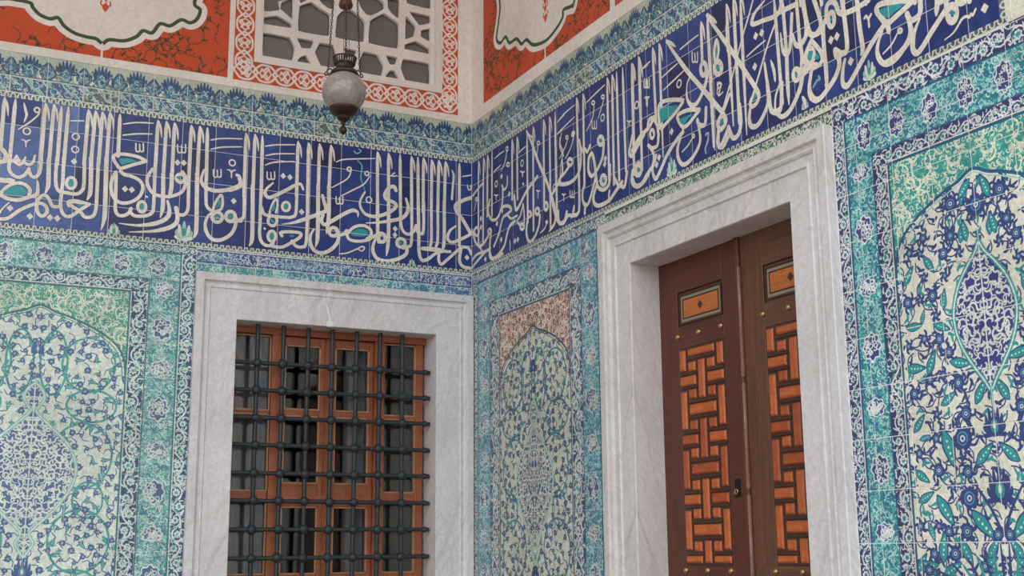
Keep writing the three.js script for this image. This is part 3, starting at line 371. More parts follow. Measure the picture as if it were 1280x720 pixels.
// field of large blue flowers and saz leaves (panel right of the door): places read off the wall
function flowerField(c, P, r) {
  const q = (list, ox, oy, k) => list.map(([x, y, s1, g]) => [...onRight(ox + x / k, oy + y / k), s1, g]);
  const fl = [...q([[493, 100, 28], [580, 40, 22], [410, 100, 20], [600, 150, 15], [405, 205, 15], [385, 268, 18], [440, 262, 9], [315, 215, 14], [268, 268, 13], [305, 270, 9], [318, 350, 9], [390, 345, 10], [348, 415, 18], [262, 440, 17], [305, 430, 9], [360, 482, 10], [320, 565, 13], [372, 565, 17], [265, 590, 11], [405, 610, 17], [340, 705, 16], [385, 690, 12], [440, 710, 17]], 1040, 220, 2.77),
    ...q([[297, 65, 17], [455, 25, 18], [378, 137, 10], [482, 135, 20], [470, 225, 31], [375, 225, 14], [315, 280, 13], [385, 340, 18], [490, 345, 18], [495, 440, 29], [320, 540, 14], [487, 560, 22], [370, 640, 16], [445, 640, 20], [385, 540, 10], [435, 400, 10]], 1040, 470, 2.88)];
  const lf = [...q([[455, 60, 70, 1.2], [525, 25, 60, -0.8], [450, 195, 60, 1.3], [548, 165, 60, 1.4], [265, 350, 60, 0.9], [335, 310, 60, -1], [388, 430, 55, 1.4], [315, 490, 40, 1.2], [285, 525, 60, 0], [380, 525, 60, -0.4], [345, 650, 70, 1.1], [445, 650, 70, -0.2], [290, 670, 70, -0.1]], 1040, 220, 2.77),
    ...q([[315, 175, 60, 0.8], [335, 225, 40, 0.2], [420, 85, 60, 0.5], [535, 60, 70, 1.0], [420, 265, 100, -1.3], [550, 285, 75, 0.7], [325, 365, 60, -0.6], [340, 440, 60, 0.4], [410, 490, 90, -1], [545, 540, 95, -0.8], [360, 565, 50, -1.2], [405, 620, 80, 1.4], [485, 640, 75, -1.1], [345, 695, 75, -0.5], [435, 700, 70, 0.5]], 1040, 470, 2.88)];
  for (let k = 0; k < 36; k++) { const x = P.ax - 0.02 - r() * 0.42, y = 0.95 + r() * 0.72; (k % 2 ? lf : fl).push([x, y, k % 2 ? 60 : 16, r() * 3]); }
  const U = 2.82 * 236;
  mirrored(c, P.ax, () => {
    fl.forEach(([x, y, s1], i) => { // stems to the two nearest flowers
      const near = fl.map((o1) => [Math.hypot(o1[0] - x, o1[1] - y), o1]).sort((m, n) => m[0] - n[0]).slice(1, 3);
      for (const [D, o1] of near) if (D < 0.2) stroke(c, [[x, y], [(x + o1[0]) / 2 + (o1[1] - y) * 0.2, (y + o1[1]) / 2 - (o1[0] - x) * 0.2], [o1[0], o1[1]]], 0.0055, P.navy);
      for (let k = 0; k < 5; k++) { const g = k * 1.26 + i, R = s1 / U * 0.85; stroke(c, [[x + Math.cos(g) * R, y + Math.sin(g) * R], [x + Math.cos(g + 0.2) * R * 1.7, y + Math.sin(g + 0.2) * R * 1.7], [x + Math.cos(g + 0.6) * R * 2.1, y + Math.sin(g + 0.6) * R * 2.3]], 0.0105, P.navy, 1, 0.25); }
    });
    const spots = [...fl, ...lf].map((k) => [k[0], k[1]]);
    for (let k = 0; k < 3000; k++) { const x = P.ax - r() * 0.46, y = 0.92 + r() * 2.1; if (spots.every(([m, n]) => Math.hypot(m - x, n - y) > 0.047)) { spots.push([x, y]); const g = r() * 6.3; stroke(c, [[x - Math.cos(g) * 0.03, y - Math.sin(g) * 0.03], [x + Math.sin(g) * 0.012, y - Math.cos(g) * 0.012], [x + Math.cos(g) * 0.03, y + Math.sin(g) * 0.03]], 0.0055, P.navy); for (const q of [-0.015, 0.012]) stroke(c, [[x + Math.cos(g) * q, y + Math.sin(g) * q], [x + Math.cos(g + 0.8) * 0.022, y + Math.sin(g + 0.8) * 0.022], [x + Math.cos(g + 1.1) * 0.036, y + Math.sin(g + 1.1) * 0.036]], 0.011, k % 3 ? P.navy : P.ring, 0.6, 0.2); } }
    lf.forEach(([x, y, L, g]) => sazLeaf(c, x, y, L / U * 1.1, g, P.ring, '#d6e6da', P.navy));
    fl.forEach(([x, y, s1], i) => flower(c, x, y, s1 / U * 0.98, P.navy, '#d8e2da', P.blue, i));
    for (let k = 0; k < 9; k++) stroke(c, [[P.ax - 0.02 - k * 0.03, 1.3], [P.ax - 0.015 - k * 0.028, 1.45], [P.ax - 0.02 - k * 0.042, 1.62 - k * 0.012]], 0.014, k % 2 ? P.ring : P.navy, 1, 0.3);
    stroke(c, [[P.ax, 1.65], [P.ax - 0.05, 1.75], [P.ax - 0.12, 1.85]], 0.012, P.navy, 1, 0.3);
  });
  palmette(c, P.ax, 2.07, 0.13, P.navy, P.ring, P.field); palmette(c, P.ax, 1.83, 0.15, P.navy, P.ring, P.field);
  medallion(c, P.ax, [[0, 2.79], [0.025, 2.745], [0.075, 2.69], [0.125, 2.62], [0.155, 2.53], [0.15, 2.45], [0.12, 2.37], [0.075, 2.3], [0.03, 2.24], [0, 2.2]], '#3a4288', '#dfe3da', P.ring, 1200, 91, 0.0072);
  stroke(c, [[P.ax, 2.79], [P.ax, 2.83]], 0.012, P.ring); stroke(c, [[P.ax, 2.2], [P.ax, 2.14]], 0.01, P.ring);
}
// blue frieze tiles: each tile has its own shade of glaze
function friezeGround(c, us, vs, seed, pale) {
  const r = rng(seed), cols = ['#263c80', '#223575', '#2b4288', '#243878', '#2e468a', '#213068'];
  for (let i = 0; i + 1 < us.length; i++) for (let j = 0; j + 1 < vs.length; j++) {
    const lightTile = pale && us[i] < -1.9 && r() < (us[i] < -2.6 ? 0.8 : 0.35);
    rect(c, lightTile ? ['#4f6aa6', '#637eb2', '#3f5898'][(r() * 3) | 0] : (r() < 0.08 ? '#232c58' : cols[(r() * cols.length) | 0]), us[i], vs[j], us[i + 1], vs[j + 1]);
    clip(c, us[i], vs[j], us[i + 1], vs[j + 1], () => { for (let k = 0; k < 14; k++) { c.globalAlpha = 0.1 + r() * 0.12; disc(c, r() < 0.5 ? '#486aaa' : '#1d2a5a', us[i] + r() * 0.23, vs[j] + r() * 0.24, 0.01 + r() * 0.04, 0.008 + r() * 0.03); } c.globalAlpha = 1; });
  }
}
// crest of leaves above the frieze, one pair of motifs to a tile
function crest(c, us, v0, v1) {
  rect(c, '#b3bda8', us[0], v0, us[us.length - 1], v1);
  for (let i = 0; i < us.length; i++) {
    const P = us[1] - us[0], x = us[i], m = us[i] + P / 2, h = (v1 - v0);
    for (let k = -4; k <= 4; k++) { const g = k * 0.3; stroke(c, [[m + Math.sin(g) * h * 0.1, v0 + h * 0.1], [m + Math.sin(g) * h * 0.36, v0 + h * 0.45], [m + Math.sin(g) * h * 0.5, v0 + h * (0.96 - 0.032 * k * k)]], h * 0.14, k % 2 ? '#33527a' : '#26406a', 1, 0.2); }
    blob(c, [[m, v0 + h * 0.62], [m + h * 0.24, v0 + h * 0.28], [m + h * 0.12, v0 + h * 0.04], [m - h * 0.12, v0 + h * 0.04], [m - h * 0.24, v0 + h * 0.28]], '#458392'); arcs(c, '#b9d2cc', h * 0.045, m, v0 + h * 0.27, h * 0.13, 0, 6.3); disc(c, '#2f4478', m, v0 + h * 0.27, h * 0.05); stroke(c, [[m - h * 0.1, v0 + h * 0.45], [m, v0 + h * 0.56], [m + h * 0.1, v0 + h * 0.45]], h * 0.04, '#b9d2cc');
    blob(c, [[x, v0 + h * 0.8], [x + h * 0.32, v0 + h * 0.34], [x + h * 0.16, v0 + h * 0.06], [x - h * 0.16, v0 + h * 0.06], [x - h * 0.32, v0 + h * 0.34]], '#31506e'); blob(c, [[x, v0 + h * 0.68], [x + h * 0.22, v0 + h * 0.32], [x + h * 0.1, v0 + h * 0.1], [x - h * 0.1, v0 + h * 0.1], [x - h * 0.22, v0 + h * 0.32]], '#739fa6'); arcs(c, '#3d5a86', h * 0.05, x, v0 + h * 0.36, h * 0.1, 0, 6.3); stroke(c, [[x, v0 + h * 0.1], [x, v0 + h * 0.3], [x, v0 + h * 0.6]], h * 0.04, '#4d6f92');
    for (const sd of [-1, 1]) blob(c, [[x + sd * h * 0.32, v0 + h * 0.5], [x + sd * h * 0.42, v0 + h * 0.3], [x + sd * h * 0.3, v0 + h * 0.06], [x + sd * h * 0.2, v0 + h * 0.1], [x + sd * h * 0.34, v0 + h * 0.26]], '#dfe0d0');
  }
  const r = rng(301), h = v1 - v0; for (let u = us[0]; u < us[us.length - 1]; u += 0.008) for (let q = 0; q < 3; q++) { const y = v0 + h * (0.05 + 0.5 * r()), g = r() * 6.3; arcs(c, ['#253f62', '#aac4be', '#5f949c', '#2b4a6c'][(r() * 4) | 0], h * 0.035, u, y, h * (0.04 + 0.05 * r()), g, g + 2.5); }
  lineH(c, '#33486a', us[0], us[us.length - 1], v0, 0.012);
}
function slantBorder(c, us, v0, v1) {
  const h = v1 - v0; rect(c, '#4a6c8c', us[0], v0, us[us.length - 1], v1);
  us.forEach((x, i) => { const r = rng(i + 300), P = us[1] - us[0], warm = i % 7 === 3, leafCol = warm ? '#6f9a7c' : '#4fa0a8';
    clip(c, x, v0, x + P, v1, () => {
      rect(c, warm ? '#6a7468' : ['#49698c', '#4d7390', '#456488'][i % 3], x, v0, x + P, v1);
      for (const q of [0.02, 0.5, 0.98]) { stroke(c, [[x + P * (q - 0.08), v1], [x + P * (q + 0.1), v0 + h * 0.6], [x + P * (q + 0.42), v0]], h * 0.3, '#c3d4cc', 0.5, 0.5); stroke(c, [[x + P * (q - 0.06), v1], [x + P * (q + 0.1), v0 + h * 0.6], [x + P * (q + 0.4), v0]], h * 0.18, leafCol, 0.5, 0.5); stroke(c, [[x + P * q, v1 - h * 0.1], [x + P * (q + 0.12), v0 + h * 0.55], [x + P * (q + 0.34), v0 + h * 0.1]], h * 0.05, '#c3d4cc'); }
      for (const q of [0.2, 0.7]) { const X = x + P * q, Y = v0 + h * (q < 0.5 ? 0.36 : 0.6); disc(c, '#c3d4cc', X, Y, h * 0.23); disc(c, leafCol, X, Y, h * 0.17); arcs(c, '#37527c', h * 0.05, X, Y, h * 0.1, 0, 6.3); }
      for (let k = 0; k < 60; k++) { const X = x + r() * P, Y = v0 + r() * h, g = r() * 6.3; arcs(c, r() < 0.55 ? '#c3d4cc' : '#2f466e', h * 0.05, X, Y, h * 0.1, g, g + 2.4); }
      lineV(c, '#b9c0b4', x, v0, v1, 0.016); disc(c, '#c9a49a', x + 0.004, v0 + h * 0.5, 0.006);
    }); });
  lineH(c, '#c9d0c2', us[0], us[us.length - 1], v1 - 0.004, 0.006);
}

// ---------------------------------------------------------------- the two tiled walls (local axes: u along, v up, w out of the wall)
const lattice = (from, step, lo, hi) => { const o1 = []; for (let x = from; x < hi - 0.02; x += step) if (x > lo + 0.02) o1.push(x); for (let x = from - step; x > lo + 0.02; x -= step) if (x < hi - 0.02) o1.push(x); return [lo, ...o1.sort((m, n) => m - n), hi]; };
function tileGeometry(u0, u1, v0, v1, A) {
  const g = A.gap || 0.0017, b = 0.001, cu = (u0 + u1) / 2, cv = (v0 + v1) / 2, q = (i, w) => [[u0 + g + i, v0 + g + i, w], [u1 - g - i, v0 + g + i, w], [u1 - g - i, v1 - g - i, w], [u0 + g + i, v1 - g - i, w]], F = q(b, 0), E = q(0, -b * 0.8), B = q(0, -0.008), P = [], put = (m, n, o1, p) => { for (const k of [m, n, o1, m, o1, p]) P.push(k); };
  put(...F); for (let i = 0; i < 4; i++) { const j = (i + 1) % 4; put(E[i], E[j], F[j], F[i]); put(B[i], B[j], E[j], E[i]); }
  const geo = new THREE.BufferGeometry();
  geo.setAttribute('position', new THREE.Float32BufferAttribute(P.flatMap(([x, y, z]) => [x - cu, y - cv, z]), 3));
  geo.setAttribute('uv', new THREE.Float32BufferAttribute(P.flatMap(([x, y]) => [(x - A.u0) / (A.u1 - A.u0), (y - A.v0) / (A.v1 - A.v0)]), 2));
  geo.computeVertexNormals(); return geo;
}
function tiles(parent, name, us, vs, mats, seed, label) {
  const r = rng(seed), part = group(name, parent, label); mats = [].concat(mats);
  for (let j = 0; j + 1 < vs.length; j++) for (let i = 0; i + 1 < us.length; i++) {
    const mid = (us[i] + us[i + 1]) / 2, m = mats.find((k) => mid > k.userData.area.u0 && mid < k.userData.area.u1);
    const o1 = mesh('tile', tileGeometry(us[i], us[i + 1], vs[j], vs[j + 1], m.userData.area), m, part);
    o1.position.set(mid, (vs[j] + vs[j + 1]) / 2, (r() - 0.5) * 0.0005); o1.rotation.set((r() - 0.5) * 0.005, (r() - 0.5) * 0.005, 0);
  }
  return part;
}
function areaBox(A, u0, u1, v0, v1, w0, w1) { const g = box(u0, u1, v0, v1, w0, w1), p = g.attributes.position, uv = g.attributes.uv; for (let i = 0; i < p.count; i++) uv.setXY(i, (p.getX(i) - A.u0) / (A.u1 - A.u0), (p.getY(i) - A.v0) / (A.v1 - A.v0)); return g; }
function metreBox(u0, u1, v0, v1, w0, w1) { const g = box(u0, u1, v0, v1, w0, w1), p = g.attributes.position, uv = g.attributes.uv; for (let i = 0; i < p.count; i++) uv.setXY(i, (p.getX(i) + p.getZ(i)) / 2, (p.getY(i) + p.getZ(i) * 0.5) / 2); return g; }
const structure = { kind: 'structure' };
const TOP = 8.2, CREST = [4.615, 4.775], SLANT = [4.507, 4.615], FRIEZE = [3.612, 3.825, 4.062, 4.29, 4.507];
const wallLeft = group('wall_left', null, 'tiled wall with the barred window, blue inscription band and painted plaster above', 'wall', structure);
const wallRight = onRightWall(group('wall_right', null, 'tiled wall with the double wooden door, blue inscription band and painted plaster above', 'wall', structure));
mesh('masonry', mergeGeometries([metreBox(-22, -1.76, 0, TOP, -0.45, -0.0014), metreBox(-1.76, -0.28, 0, 1.0, -0.45, -0.0014), metreBox(-1.76, -0.28, 3.16, 5.02, -0.45, -0.0014), metreBox(-1.76, -0.28, 6.25, TOP, -0.45, -0.0014), metreBox(-1.76, -1.65, 5.02, 6.25, -0.45, -0.0014), metreBox(-0.28, 0.5, 0, TOP, -0.45, -0.0014)]), M.grout, wallLeft);
mesh('masonry', mergeGeometries([metreBox(0.0, 2.18, 0, TOP, -0.5, -0.0014), metreBox(2.18, 3.68, 3.25, TOP, -0.5, -0.0014), metreBox(3.68, 7.0, 0, TOP, -0.5, -0.0014)]), M.grout, wallRight);

// inscription frieze
const friezeUL = lattice(-0.129, 0.2245, -4.6, -0.001), friezeUR = lattice(4.772, 0.2155, 0.001, 4.968);
const LETTER = '#e8e2d4';
const friezePrint = (side, u0, u1, us, ppm) => glaze(print(u0, u1, 3.612, 4.507, ppm, (c) => {
  friezeGround(c, us, FRIEZE, side === 'left' ? 5 : 6, side === 'left');
  letters(c, ink[side], LETTER);
  edging(c, us[0], us[us.length - 1], 4.468, 4.507, 1); edging(c, us[0], us[us.length - 1], 3.612, 3.643, -1);
  if (side === 'right') edgingUp(c, 4.93, 4.968, 3.64, 4.468);
}));
const cutL = friezeUL[friezeUL.length >> 1], cutR = friezeUR[friezeUR.length >> 1];
tiles(wallLeft, 'inscription_frieze', friezeUL, FRIEZE, [friezePrint('left', -4.6, cutL, friezeUL, 800), friezePrint('left', cutL, 0, friezeUL, 800)], 31, 'cobalt blue tile band with white interlaced script over the window');
tiles(wallRight, 'inscription_frieze', friezeUR, FRIEZE, [friezePrint('right', 0, cutR, friezeUR, 800), friezePrint('right', cutR, 4.968, friezeUR, 800)], 32, 'cobalt blue tile band with white interlaced script over the door');
// crest and slanted-leaf border above it
const crestUL = lattice(-0.111, 0.2245, -4.6, -0.001), crestUR = lattice(4.772, 0.2155, 0.001, 6.4);
const crestGrid = (us, step) => { const a1 = []; for (let x = us[1] - 3 * step; x < us[us.length - 1] + step; x += step) a1.push(x); return a1; };
const crestPrint = (u0, u1, g) => glaze(print(u0, u1, 4.507, 4.775, 620, (c) => { rect(c, '#b9c2ac', u0, 4.507, u1, 4.775); crest(c, g, ...CREST); slantBorder(c, g, ...SLANT); }));
for (const [wl, us, u0, um, u1, step] of [[wallLeft, crestUL, -4.6, crestUL[11], 0, 0.2245], [wallRight, crestUR, 0, crestUR[15], 6.4, 0.2155]]) {
  const g = crestGrid(us, step), m = [crestPrint(u0, um, g), crestPrint(um, u1, g)];
  tiles(wl, 'leaf_crest', us, CREST, m, 33, 'row of crest tiles with dark blue leaf fans'); tiles(wl, 'slanted_leaf_border', us, SLANT, m, 34, 'narrow tile border of slanted turquoise leaves');
}
// arched panels
const rowsOf = (lo, hi) => lattice(1.627, 0.2195, lo, hi);
const V0 = 0.9;
const leftPanel = { ax: -2.97, v0: V0, hw: [0.535, 0.65, 0.85, 0.95], top: [3.275, 3.365, 3.55, 3.612], apex: 3.14, seed: 100, field: '#d9e4d8', navy: '#46628e', blue: '#5f8cb0', ring: '#4fa59c', med: '#566f98', edge: '#8fc3b6', line: '#3f7a7c',
  vine: { ground: '#3b5674', vine: '#d4e0da', eye: '#6fb4ac' }, tq: { ground: '#5ca8a0', lines: ['#bcd9d2', '#d0e2da', '#84c0b8', '#4a8098'], pale: '#d6e2dc', navy: '#566c90', other: '#74809a' }, sp: { ground: '#509c8c', lines: ['#dfe5d2', '#d3dfcb'], small: ['#dfe5d2', '#d6e0cc', '#7cc0a4', '#cfdcc8'] }, paint: ringField };
const midPanel = { ...leftPanel, ax: 0.95, hw: [0.5, 0.645, 0.85, 0.95], top: [3.225, 3.345, 3.527, 3.612], apex: 3.07, seed: 160, field: '#d2d4c6', navy: '#304a72', blue: '#5a86a8', ring: '#4b8a92', med: '#465c7e', line: '#33566e',
  vine: { ground: '#4a5a76', vine: '#d2d6d0', eye: '#78aab0' }, tq: { ground: '#4a8e9c', lines: ['#a9ced0', '#c6d8d4', '#77b6bc', '#4b7a9c'], pale: '#d0dad6', navy: '#5c648c', other: '#80758f' }, sp: { ground: '#8a4f46', lines: ['#dccfbf', '#e0d6c8'], small: ['#dccfbf', '#dccfbf', '#e0d6c8', '#c9b5a4'] } };
const rightPanel = { ...leftPanel, ax: 4.727, hw: [0.455, 0.545, 0.71, 0.79], top: [3.233, 3.305, 3.507, 3.605], apex: 3.085, seed: 220, field: '#e2e2d2', navy: '#34467f', blue: '#4f8cb8', ring: '#2f9a9c', line: '#245c82',
  vine: { ground: '#383a68', vine: '#dadde0', eye: '#3d9a94' }, tq: { ground: '#2c8c96', lines: ['#9fd0cc', '#b9dcd6', '#66b8b4', '#2f6f90'], pale: '#dfe6e6', navy: '#414880', other: '#465a8c' }, sp: { ground: '#379894', lines: ['#dfe3d0', '#dfe3d0', '#d2dcc8'], small: ['#dfe3d0', '#dfe3d0', '#d2dcc8', '#58b8a0'] }, arch: '#9fd0c4', paint: flowerField };
for (const [wl, P, ppm, step, label] of [[wallLeft, leftPanel, 620, 0.2155, 'pale turquoise arched floral tile panel left of the barred window'], [wallRight, midPanel, 620, 0.2155, 'arched floral tile panel with red-brown corners between corner and door'], [wallRight, rightPanel, 760, 0.2155, 'arched tile panel of large blue flowers right of the door']]) {
  const u0 = P.ax - P.hw[3], u1 = P.ax + P.hw[3], m = glaze(print(u0, u1, V0, P.top[3], ppm, (c) => archedPanel(c, P), [0.07, 0.06, 0.06])); if (P !== rightPanel) m.userData.area.gap = 0.0009;
  tiles(wl, 'arched_tile_panel', lattice(P.ax, step, u0, u1), rowsOf(V0, P.top[3]), m, P.seed, label);
}
// rows above the window, above the door, and the cream panel beside the end of the inscription
const overWindow = glaze(print(-2.02, 0, 3.44, 3.612, 800, (c) => {
  const r = rng(61);
  for (let k = 0, x = -2.02; x < 0; k++, x += 0.2) {
    const A = ['#466096', '#54709e', '#52789a', '#3c5690'][(r() * 4) | 0], B = ['#6fb2b4', '#7fc0bc', '#5f9fb4', '#74b8a8', '#6f88b4'][(r() * 5) | 0];
    rect(c, A, x, 3.505, x + 0.2, 3.612); scrolls(c, x, 3.505, x + 0.2, 3.612, 1700, 0.008, 0.02, 0.006, ['#cfd8d6', '#cfd8d6', '#8fb4c4'], 600 + k, ['#34407c', '#cfd8d6', '#4f9fa0']);
    rect(c, B, x, 3.44, x + 0.2, 3.505); scrolls(c, x, 3.44, x + 0.2, 3.505, 2200, 0.006, 0.016, 0.005, ['#cfe0d8', '#3f8a94', '#cfe0d8', '#4a64a0'], 640 + k);
  }
  lineH(c, '#d5d8cc', -2.02, 0, 3.6, 0.008); lineH(c, '#34407c', -2.02, 0, 3.592, 0.006); lineH(c, '#34407c', -2.02, 0, 3.515, 0.005);
}));
tiles(wallLeft, 'small_tile_row', lattice(-1.808, 0.2, -2.02, -0.001), [3.505, 3.612], overWindow, 41, 'row of dark blue floral border tiles above the window frame'); tiles(wallLeft, 'small_tile_row', lattice(-1.82, 0.2, -2.02, -0.001), [3.44, 3.505], overWindow, 42, 'row of narrow turquoise border tiles above the window frame');
const overDoor = glaze(print(1.9, 3.937, 3.5, 3.612, 800, (c) => {
  rect(c, '#c9cdb8', 1.9, 3.5, 3.937, 3.612); vineBand(c, 1.9, 3.505, 2.04, 0.09, false, { ground: '#4a5a5e', vine: '#d0d4be', eye: '#5fa08a' }, 62); scrolls(c, 1.9, 3.5, 3.937, 3.595, 700, 0.008, 0.02, 0.006, ['#3f4a54', '#4f8f78', '#d0d4be'], 63); lineH(c, '#dcdccf', 1.9, 3.937, 3.602, 0.016); lineH(c, '#2f3550', 1.9, 3.937, 3.59, 0.007);
}));
tiles(wallRight, 'small_tile_row', lattice(2.02, 0.215, 1.9, 3.937), [3.512, 3.612], overDoor, 43, 'row of green and white vine tiles above the door frame');
const creamPanel = glaze(print(4.968, 6.4, 3.605, 4.507, 420, (c) => {
  const r = rng(64); rect(c, '#e2e2d0', 4.968, 3.605, 6.4, 4.507);
  for (let k = 0; k < 70; k++) { const x = 5.0 + r() * 1.4, y = 3.66 + r() * 0.84; k % 2 ? flower(c, x, y, 0.03, '#3a468e', '#dfe3d8', '#5fa890', k) : sazLeaf(c, x, y, 0.1, r() * 6, '#4fa894', '#dfe3d8', '#3a468e'); }
  lineH(c, '#dcdccf', 4.968, 6.4, 3.615, 0.02); lineH(c, '#2f3550', 4.968, 6.4, 3.608, 0.006);
}));
tiles(wallRight, 'flowered_tile_panel', lattice(4.99, 0.2155, 4.968, 6.4), [3.605, 3.825, 4.062, 4.29, 4.507], creamPanel, 44, 'cream flowered tiles beyond the end of the inscription');

// painted plaster over the tiles
const RED = '#cc5230';
function redScroll(c, u0, v0, u1, v1, seed) { rect(c, RED, u0, v0, u1, v1); const r = rng(seed); clip(c, u0, v0, u1, v1, () => { for (let k = 0; k < (u1 - u0) * (v1 - v0) * 85; k++) { const x = u0 + r() * (u1 - u0), y = v0 + r() * (v1 - v0), R = 0.03 + r() * 0.05, g = r() * 6.3; arcs(c, '#5a4628', 0.0055, x, y, R, g, g + 4); arcs(c, '#5a4628', 0.0055, x + Math.cos(g) * R * 1.7, y + Math.sin(g) * R * 1.7, R * 0.8, g + 3, g + 5); for (let q = 0; q < 3; q++) { const b = g + 1 + q; stroke(c, [[x + Math.cos(b) * R, y + Math.sin(b) * R], [x + Math.cos(b + 0.2) * R * 1.35, y + Math.sin(b + 0.2) * R * 1.35]], 0.012, '#4f482a', 1, 0.3); } } }); }
function cartouche(c, pts, up) { // white field with a green lobed outline; pts run along its lower edge
  const q = [...pts, ...up], all = spline(q); const path = () => { c.beginPath(); all.forEach(([x, y], i) => i ? c.lineTo(x, y) : c.moveTo(x, y)); c.closePath(); };
  c.lineJoin = 'round'; path(); c.strokeStyle = '#ece2da'; c.lineWidth = 0.1; c.stroke(); path(); c.fillStyle = '#e8ddd5'; c.fill(); c.strokeStyle = '#42552f'; c.lineWidth = 0.024; c.stroke();
}
function pendant(c, x, y) { for (const [dy, k] of [[0, 1], [0.07, 0.8], [0.13, 1]]) { blob(c, [[x, y + dy - 0.035 * k], [x + 0.022 * k, y + dy], [x, y + dy + 0.025 * k], [x - 0.022 * k, y + dy]], RED); for (const sd of [-1, 1]) stroke(c, [[x, y + dy], [x + sd * 0.03, y + dy + 0.015], [x + sd * 0.028, y + dy + 0.04]], 0.009, RED); } lineV(c, RED, x, y, y + 0.5, 0.007); }
function interlace(c, u0, v0, u1, v1) { // white chain on red around the lattice window
  rect(c, RED, u0, v0, u1, v1);
}
function chain(c, x, y, dx, dy, n, b) { const L = Math.hypot(dx, dy), X = dx / L, Y = dy / L, p = L / n; const at = (q, s1) => [x + X * q - Y * s1, y + Y * q + X * s1];
  for (let k = 0; k < n; k++) { const m = (k + 0.5) * p; for (const sd of [-1, 1]) { stroke(c, [at(m - p * 0.62, 0), at(m - p * 0.3, sd * b * 0.36), at(m, sd * b * 0.43), at(m + p * 0.3, sd * b * 0.36), at(m + p * 0.62, 0)], b * 0.105, '#ece2da'); stroke(c, [at(m - p * 0.3, 0), at(m - p * 0.14, sd * b * 0.18), at(m, sd * b * 0.05), at(m + p * 0.16, sd * b * 0.2), at(m + p * 0.3, 0)], b * 0.1, '#ece2da', 0.5, 0.5); stroke(c, [at(m - p * 0.02, sd * b * 0.2), at(m + p * 0.08, sd * b * 0.3), at(m + p * 0.2, sd * b * 0.26)], b * 0.09, '#ece2da', 1, 0.4); stroke(c, [at(m, 0), at(m - p * 0.2, sd * b * 0.22)], b * 0.08, '#ece2da', 1, 0.4); } } }
const plasterL = print(-4.6, 0, 4.775, 6.3, 440, (c) => {
  rect(c, '#ece2da', -4.6, 4.775, 0, 6.3);
  redScroll(c, -3.54, 4.834, -1.866, 6.2, 71);
  const ptsL = [[80, 0], [150, 15], [165, 40], [200, 75], [250, 95], [290, 90], [320, 130], [370, 165], [430, 185], [480, 195], [512, 218], [545, 200], [620, 205], [680, 185], [715, 155], [760, 165], [800, 120], [850, 130], [905, 100], [950, 115], [985, 95], [1000, 50], [975, 0]].map(([x, y]) => onLeft(x / 4, y / 4));
  cartouche(c, [[-3.47, 5.2], [-3.4, 5.12], [-3.3, 5.13], ...ptsL], [[-1.98, 5.7], [-2.1, 6.1], [-2.7, 6.25], [-3.3, 6.1], [-3.45, 5.6]]);
  pendant(c, ...onLeft(527 / 4, 36 / 4)); lineV(c, '#ece2da', -2.705, 4.83, 4.93, 0.014);
  rect(c, RED, -1.827, 4.83, -0.118, 6.3); rect(c, '#ece2da', -1.685, 4.985, -0.255, 6.3);
  chain(c, -1.81, 4.907, 1.68, 0, 12, 0.145); for (const x of [-1.756, -0.187]) chain(c, x, 4.9, 0, 1.4, 10, 0.135);
  redScroll(c, -4.6, 4.834, -3.6, 6.2, 75);
}, [0.02, 0.03, 0.03]);
const plasterR = print(0, 6.4, 4.775, 6.3, 310, (c) => {
  rect(c, '#ebe0d8', 0, 4.775, 6.4, 6.3); redScroll(c, 0.218, 4.87, 2.03, 6.2, 72);
  const pts = [[240, -120], [262, 20], [255, 110], [245, 195], [265, 215], [290, 185], [310, 215], [345, 195], [370, 220], [395, 200], [430, 225], [490, 205], [540, 150], [575, 90], [580, 50], [620, 30], [640, -20]].map(([x, y]) => onRight(560 + x / 4, y / 4));
  cartouche(c, pts, [[1.9, 5.7], [1.6, 6.1], [1.15, 6.25], [0.6, 6.1]]); pendant(c, ...onRight(560 + 490 / 4, 88 / 4)); lineV(c, '#ebe0d8', 1.185, 4.86, 4.97, 0.018);
  redScroll(c, 2.09, 4.87, 6.2, 6.2, 73);
}, [0.02, 0.03, 0.03]);
const plasterMat = (p) => std({ map: p.map, roughness: 0.85 });
mesh('painted_plaster', mergeGeometries([[-4.6, -1.64, 4.775, 6.3], [-1.64, -0.295, 4.775, 5.025], [-1.64, -0.295, 6.24, 6.3], [-0.295, 0, 4.775, 6.3]].map(([a1, b1, c1, d1]) => areaBox(plasterL, a1, b1, c1, d1, -0.007, 0.004))), plasterMat(plasterL), wallLeft, 'off-white plaster with red cartouche painting and red interlace border');
mesh('painted_plaster', areaBox(plasterR, 0, 6.4, 4.775, 6.3, -0.007, 0.004), plasterMat(plasterR), wallRight, 'off-white plaster with red and green cartouche painting');

